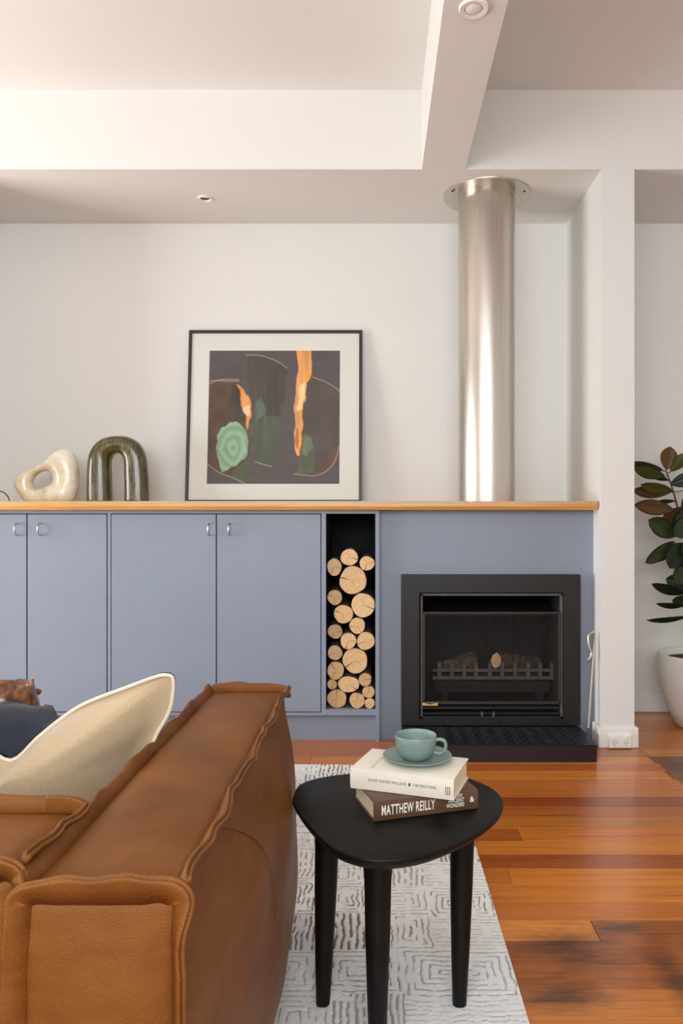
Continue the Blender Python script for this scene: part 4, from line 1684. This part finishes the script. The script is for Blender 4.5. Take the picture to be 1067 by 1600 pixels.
VYY = 2.45
t = thing('vase', 'lumpy amber brown glazed vase with ragged rim on the coffee table', 'vase', (PX(6, VYY), VYY, ctz))
bm = bmesh.new()
vr = random.Random(9)
n = 30
rings = []
prof = [(.062, 0), (.085, .012), (.104, .045), (.112, .085), (.108, .125), (.098, .160), (.094, .190)]
for j, (r_, z) in enumerate(prof):
    rg = []
    for k in range(n):
        a = 2 * PI * k / n
        q = r_ * (1 + (vr.uniform(-.035, .045) if 0 < j < len(prof) else 0))
        zz = z + (vr.uniform(-.006, .005) if j == len(prof) - 1 else (vr.uniform(-.006, .006) if j else 0))
        rg.append(Vector((q * math.cos(a), q * math.sin(a), zz)))
    rings.append(rg)
inner = [[Vector((p.x * .88, p.y * .88, p.z - .001)) for p in rings[-1]], [Vector((.085 * math.cos(2 * PI * k / n), .085 * math.sin(2 * PI * k / n), .10)) for k in range(n)], [Vector((.05 * math.cos(2 * PI * k / n), .05 * math.sin(2 * PI * k / n), .012)) for k in range(n)]]
loft(bm, rings + inner)
body = bobj('body', bm, M['amber_glaze'], t, True)
for k in range(16):
    a = vr.uniform(0, 2 * PI)
    z = vr.uniform(.03, .16)
    R_ = .108
    c_ = Vector((R_ * math.cos(a), R_ * math.sin(a), z))
    o_ = Vector((math.cos(a), math.sin(a), vr.uniform(-.3, .5))).normalized()
    u_ = o_.cross(Vector((0, 0, 1))).normalized()
    w_ = u_.cross(o_)
    bm = bmesh.new()
    q = vr.uniform(.014, .022)
    rg = [c_ - o_ * .012 + u_ * (q * math.cos(2 * PI * j / 6)) + w_ * (q * math.sin(2 * PI * j / 6)) for j in range(6)]
    tip = c_ + o_ * vr.uniform(.004, .012)
    loft(bm, [rg, [tip + (p - c_) * .38 for p in rg]])
    bobj('knob', bm, M['amber_glaze'], body)

t = thing('pouf', 'pale sage grey pouf standing on the rug beside the coffee table', 'pouf', (-.655, 2.93, .0125))
bm = puff(-.155, .155, -.15, .15, 0, .285, (10, 10, 10), (.012, .012, .012, .012, .012, 0), 8)
bobj('cover', bm, M['sage_fabric'], t, True)
bm = bmesh.new()
for zz in (.28,):
    pts = [(-.155, -.15, zz), (.155, -.15, zz), (.155, .15, zz), (-.155, .15, zz), (-.155, -.15, zz)]
    tube(bm, pts, .004, 6)
bobj('piping', bm, M['sage_fabric'], t, True)

# ------------------------------------------------------------------ plant
PYc = 4.0
pcx = PX(1096, PYc)
t = thing('planter', 'tall tapered white planter on the boards beyond the nib wall', 'planter', (pcx, PYc, 0))
bm = bmesh.new()
rz_ = PZ(1021, PYc)
lathe(bm, [(.118, 0), (.135, .012), (.175, .10), (.205, .21), (.218, .30), (.219, rz_ - .02), (.217, rz_ - .004), (.211, rz_), (.203, rz_ - .004), (.2, rz_ - .05)], 56, cap=True)
bobj('pot', bm, M['pot_white'], t, True, sharp=1.2)
bm = bmesh.new()
lathe(bm, [(.2005, rz_ - .052), (.19, rz_ - .036), (.08, rz_ - .03)], 40)
bobj('soil', bm, M['soil'], t, True)

pl = thing('plant', 'large-leaved green and bronze plant growing in the white planter', 'plant', (pcx, PYc, rz_ - .035))
poff = Vector(pl.location)
stem_px = [(1094, 1030, 4.0), (1088, 960, 3.99), (1078, 900, 3.985), (1070, 850, 3.985), (1060, 800, 3.985), (1050, 762, 3.985), (1040, 735, 3.985)]
sp_ = spline([P(*p) for p in stem_px], 5)
sp_[0] = Vector((pcx, PYc, rz_ - .04))
bm = bmesh.new()
tube(bm, [p - poff for p in sp_], [.009 - .006 * i_ / len(sp_) for i_ in range(len(sp_))], 8)
bobj('stem', bm, M['stem_brown'], pl, True)
G1, G2, G3, B1, B2 = (64, 82, 40), (104, 108, 44), (44, 58, 42), (128, 92, 46), (112, 82, 42)


def leaf(base, tip, wpx, col, curl=.012, dy0=0.0, dy1=0.0, flip=1):
    wpx *= 1.15
    a = P(base[0], base[1], 3.985 + dy0)
    b = P(tip[0], tip[1], 3.985 + dy1)
    d = b - a
    L = d.length
    T = d.normalized()
    per = T.cross(Vector((0, 1, 0))).normalized()
    ct_ = min(1.0, wpx / 27.0)
    W = max(wpx / F * 4.0, .075 if wpx > 12 else .05) / 2
    ct_ = min(1.0, (wpx / F * 4.0 / 2) / W)
    Wd = per * ct_ + Vector((0, 1, 0)) * (math.sqrt(max(0, 1 - ct_ * ct_)) * flip)
    Nn = T.cross(Wd).normalized()
    bm = bmesh.new()
    NL, NW = 12, 6
    g_ = []
    for i_ in range(NL + 1):
        f = i_ / NL
        wf = (math.sin(PI * f ** 1.12) ** .62) if 0 < f < 1 else 0.0
        wf = max(wf, .035)
        row = []
        for j in range(NW + 1):
            u = -1 + 2 * j / NW
            p = a + d * f + Wd * (W * wf * u) + Nn * (curl * math.sin(PI * f) + .10 * W * abs(u) * wf - .004 * (1 if abs(u) < .01 else 0))
            row.append(bm.verts.new(p - poff))
        g_.append(row)
    for i_ in range(NL):
        for j in range(NW):
            bm.faces.new((g_[i_][j], g_[i_][j + 1], g_[i_ + 1][j + 1], g_[i_ + 1][j]))
    bmesh.ops.solidify(bm, geom=bm.faces[:], thickness=.0008)
    o = bobj('leaf', bm, M['leaf'], pl, True)
    o.color = s(*col)
    # stalk to the stem
    k = min(range(len(sp_)), key=lambda q_: (sp_[q_] - a).length + .3 * max(0, sp_[q_].z - a.z))
    bm = bmesh.new()
    tube(bm, [sp_[k] - poff, (sp_[k].lerp(a, .5) - poff) + Vector((0, 0, -.004)), a + d * .08 - poff], .0022, 6)
    bobj('stalk', bm, M['stem_brown'], o, True)


for args in [((1041, 734), (1047, 698), 24, B1, .004), ((1039, 744), (990, 731), 14, G2, .010, 0, -.03), ((1036, 735), (988, 722), 12, G1, .010, 0, .05),
             ((1045, 751), (1018, 741), 6, G3, .004, 0, .08), ((1050, 768), (988, 766), 17, B2, .012, 0, .04), ((1050, 766), (1001, 757), 14, G2, .008, 0, -.05),
             ((1053, 797), (991, 789), 21, B2, .004, 0, -.02), ((1055, 783), (1030, 782), 6, G3, .004, 0, .08), ((1048, 737), (1078, 707), 15, G2, .006, 0, -.05),
             ((1047, 757), (1092, 744), 19, G3, .010, 0, -.04), ((1064, 792), (1034, 832), 26, B1, .004, .03, .06), ((1056, 838), (1013, 812), 26, G1, .006, 0, -.04),
             ((1054, 846), (1008, 880), 19, G1, .010, 0, -.03), ((1056, 850), (1020, 877), 14, G3, .012, 0, .06), ((1066, 848), (1046, 888), 30, G3, .004, -.01, -.05),
             ((1078, 792), (1058, 838), 32, G3, .004, -.02, -.04), ((1082, 812), (1054, 838), 26, G1, .006, -.03, -.05), ((1074, 886), (1054, 912), 26, G1, .006, 0, -.04),
             ((1076, 926), (1018, 912), 14, G3, .012, 0, -.04), ((1076, 914), (1040, 905), 20, G3, .010, 0, .04), ((1076, 944), (1025, 943), 9, G3, .012, 0, .03),
             ((1078, 962), (1010, 969), 9, G3, .010, 0, -.06), ((1074, 936), (1050, 938), 16, G3, .004, 0, -.05), ((1068, 765), (1100, 775), 22, G3, .008, 0, -.08),
             ((1066, 800), (1110, 790), 24, G1, .010, 0, .03), ((1075, 850), (1125, 835), 26, G1, .010, 0, -.04), ((1078, 880), (1130, 890), 24, G3, .010, 0, .05),
             ((1082, 915), (1135, 905), 22, G1, .010, 0, -.06), ((1085, 945), (1130, 955), 18, G3, .010, 0, .03), ((1072, 842), (1090, 885), 28, G1, .006, 0, -.09),
             ((1068, 808), (1086, 770), 26, G3, .006, 0, .02)]:
    leaf(*args)
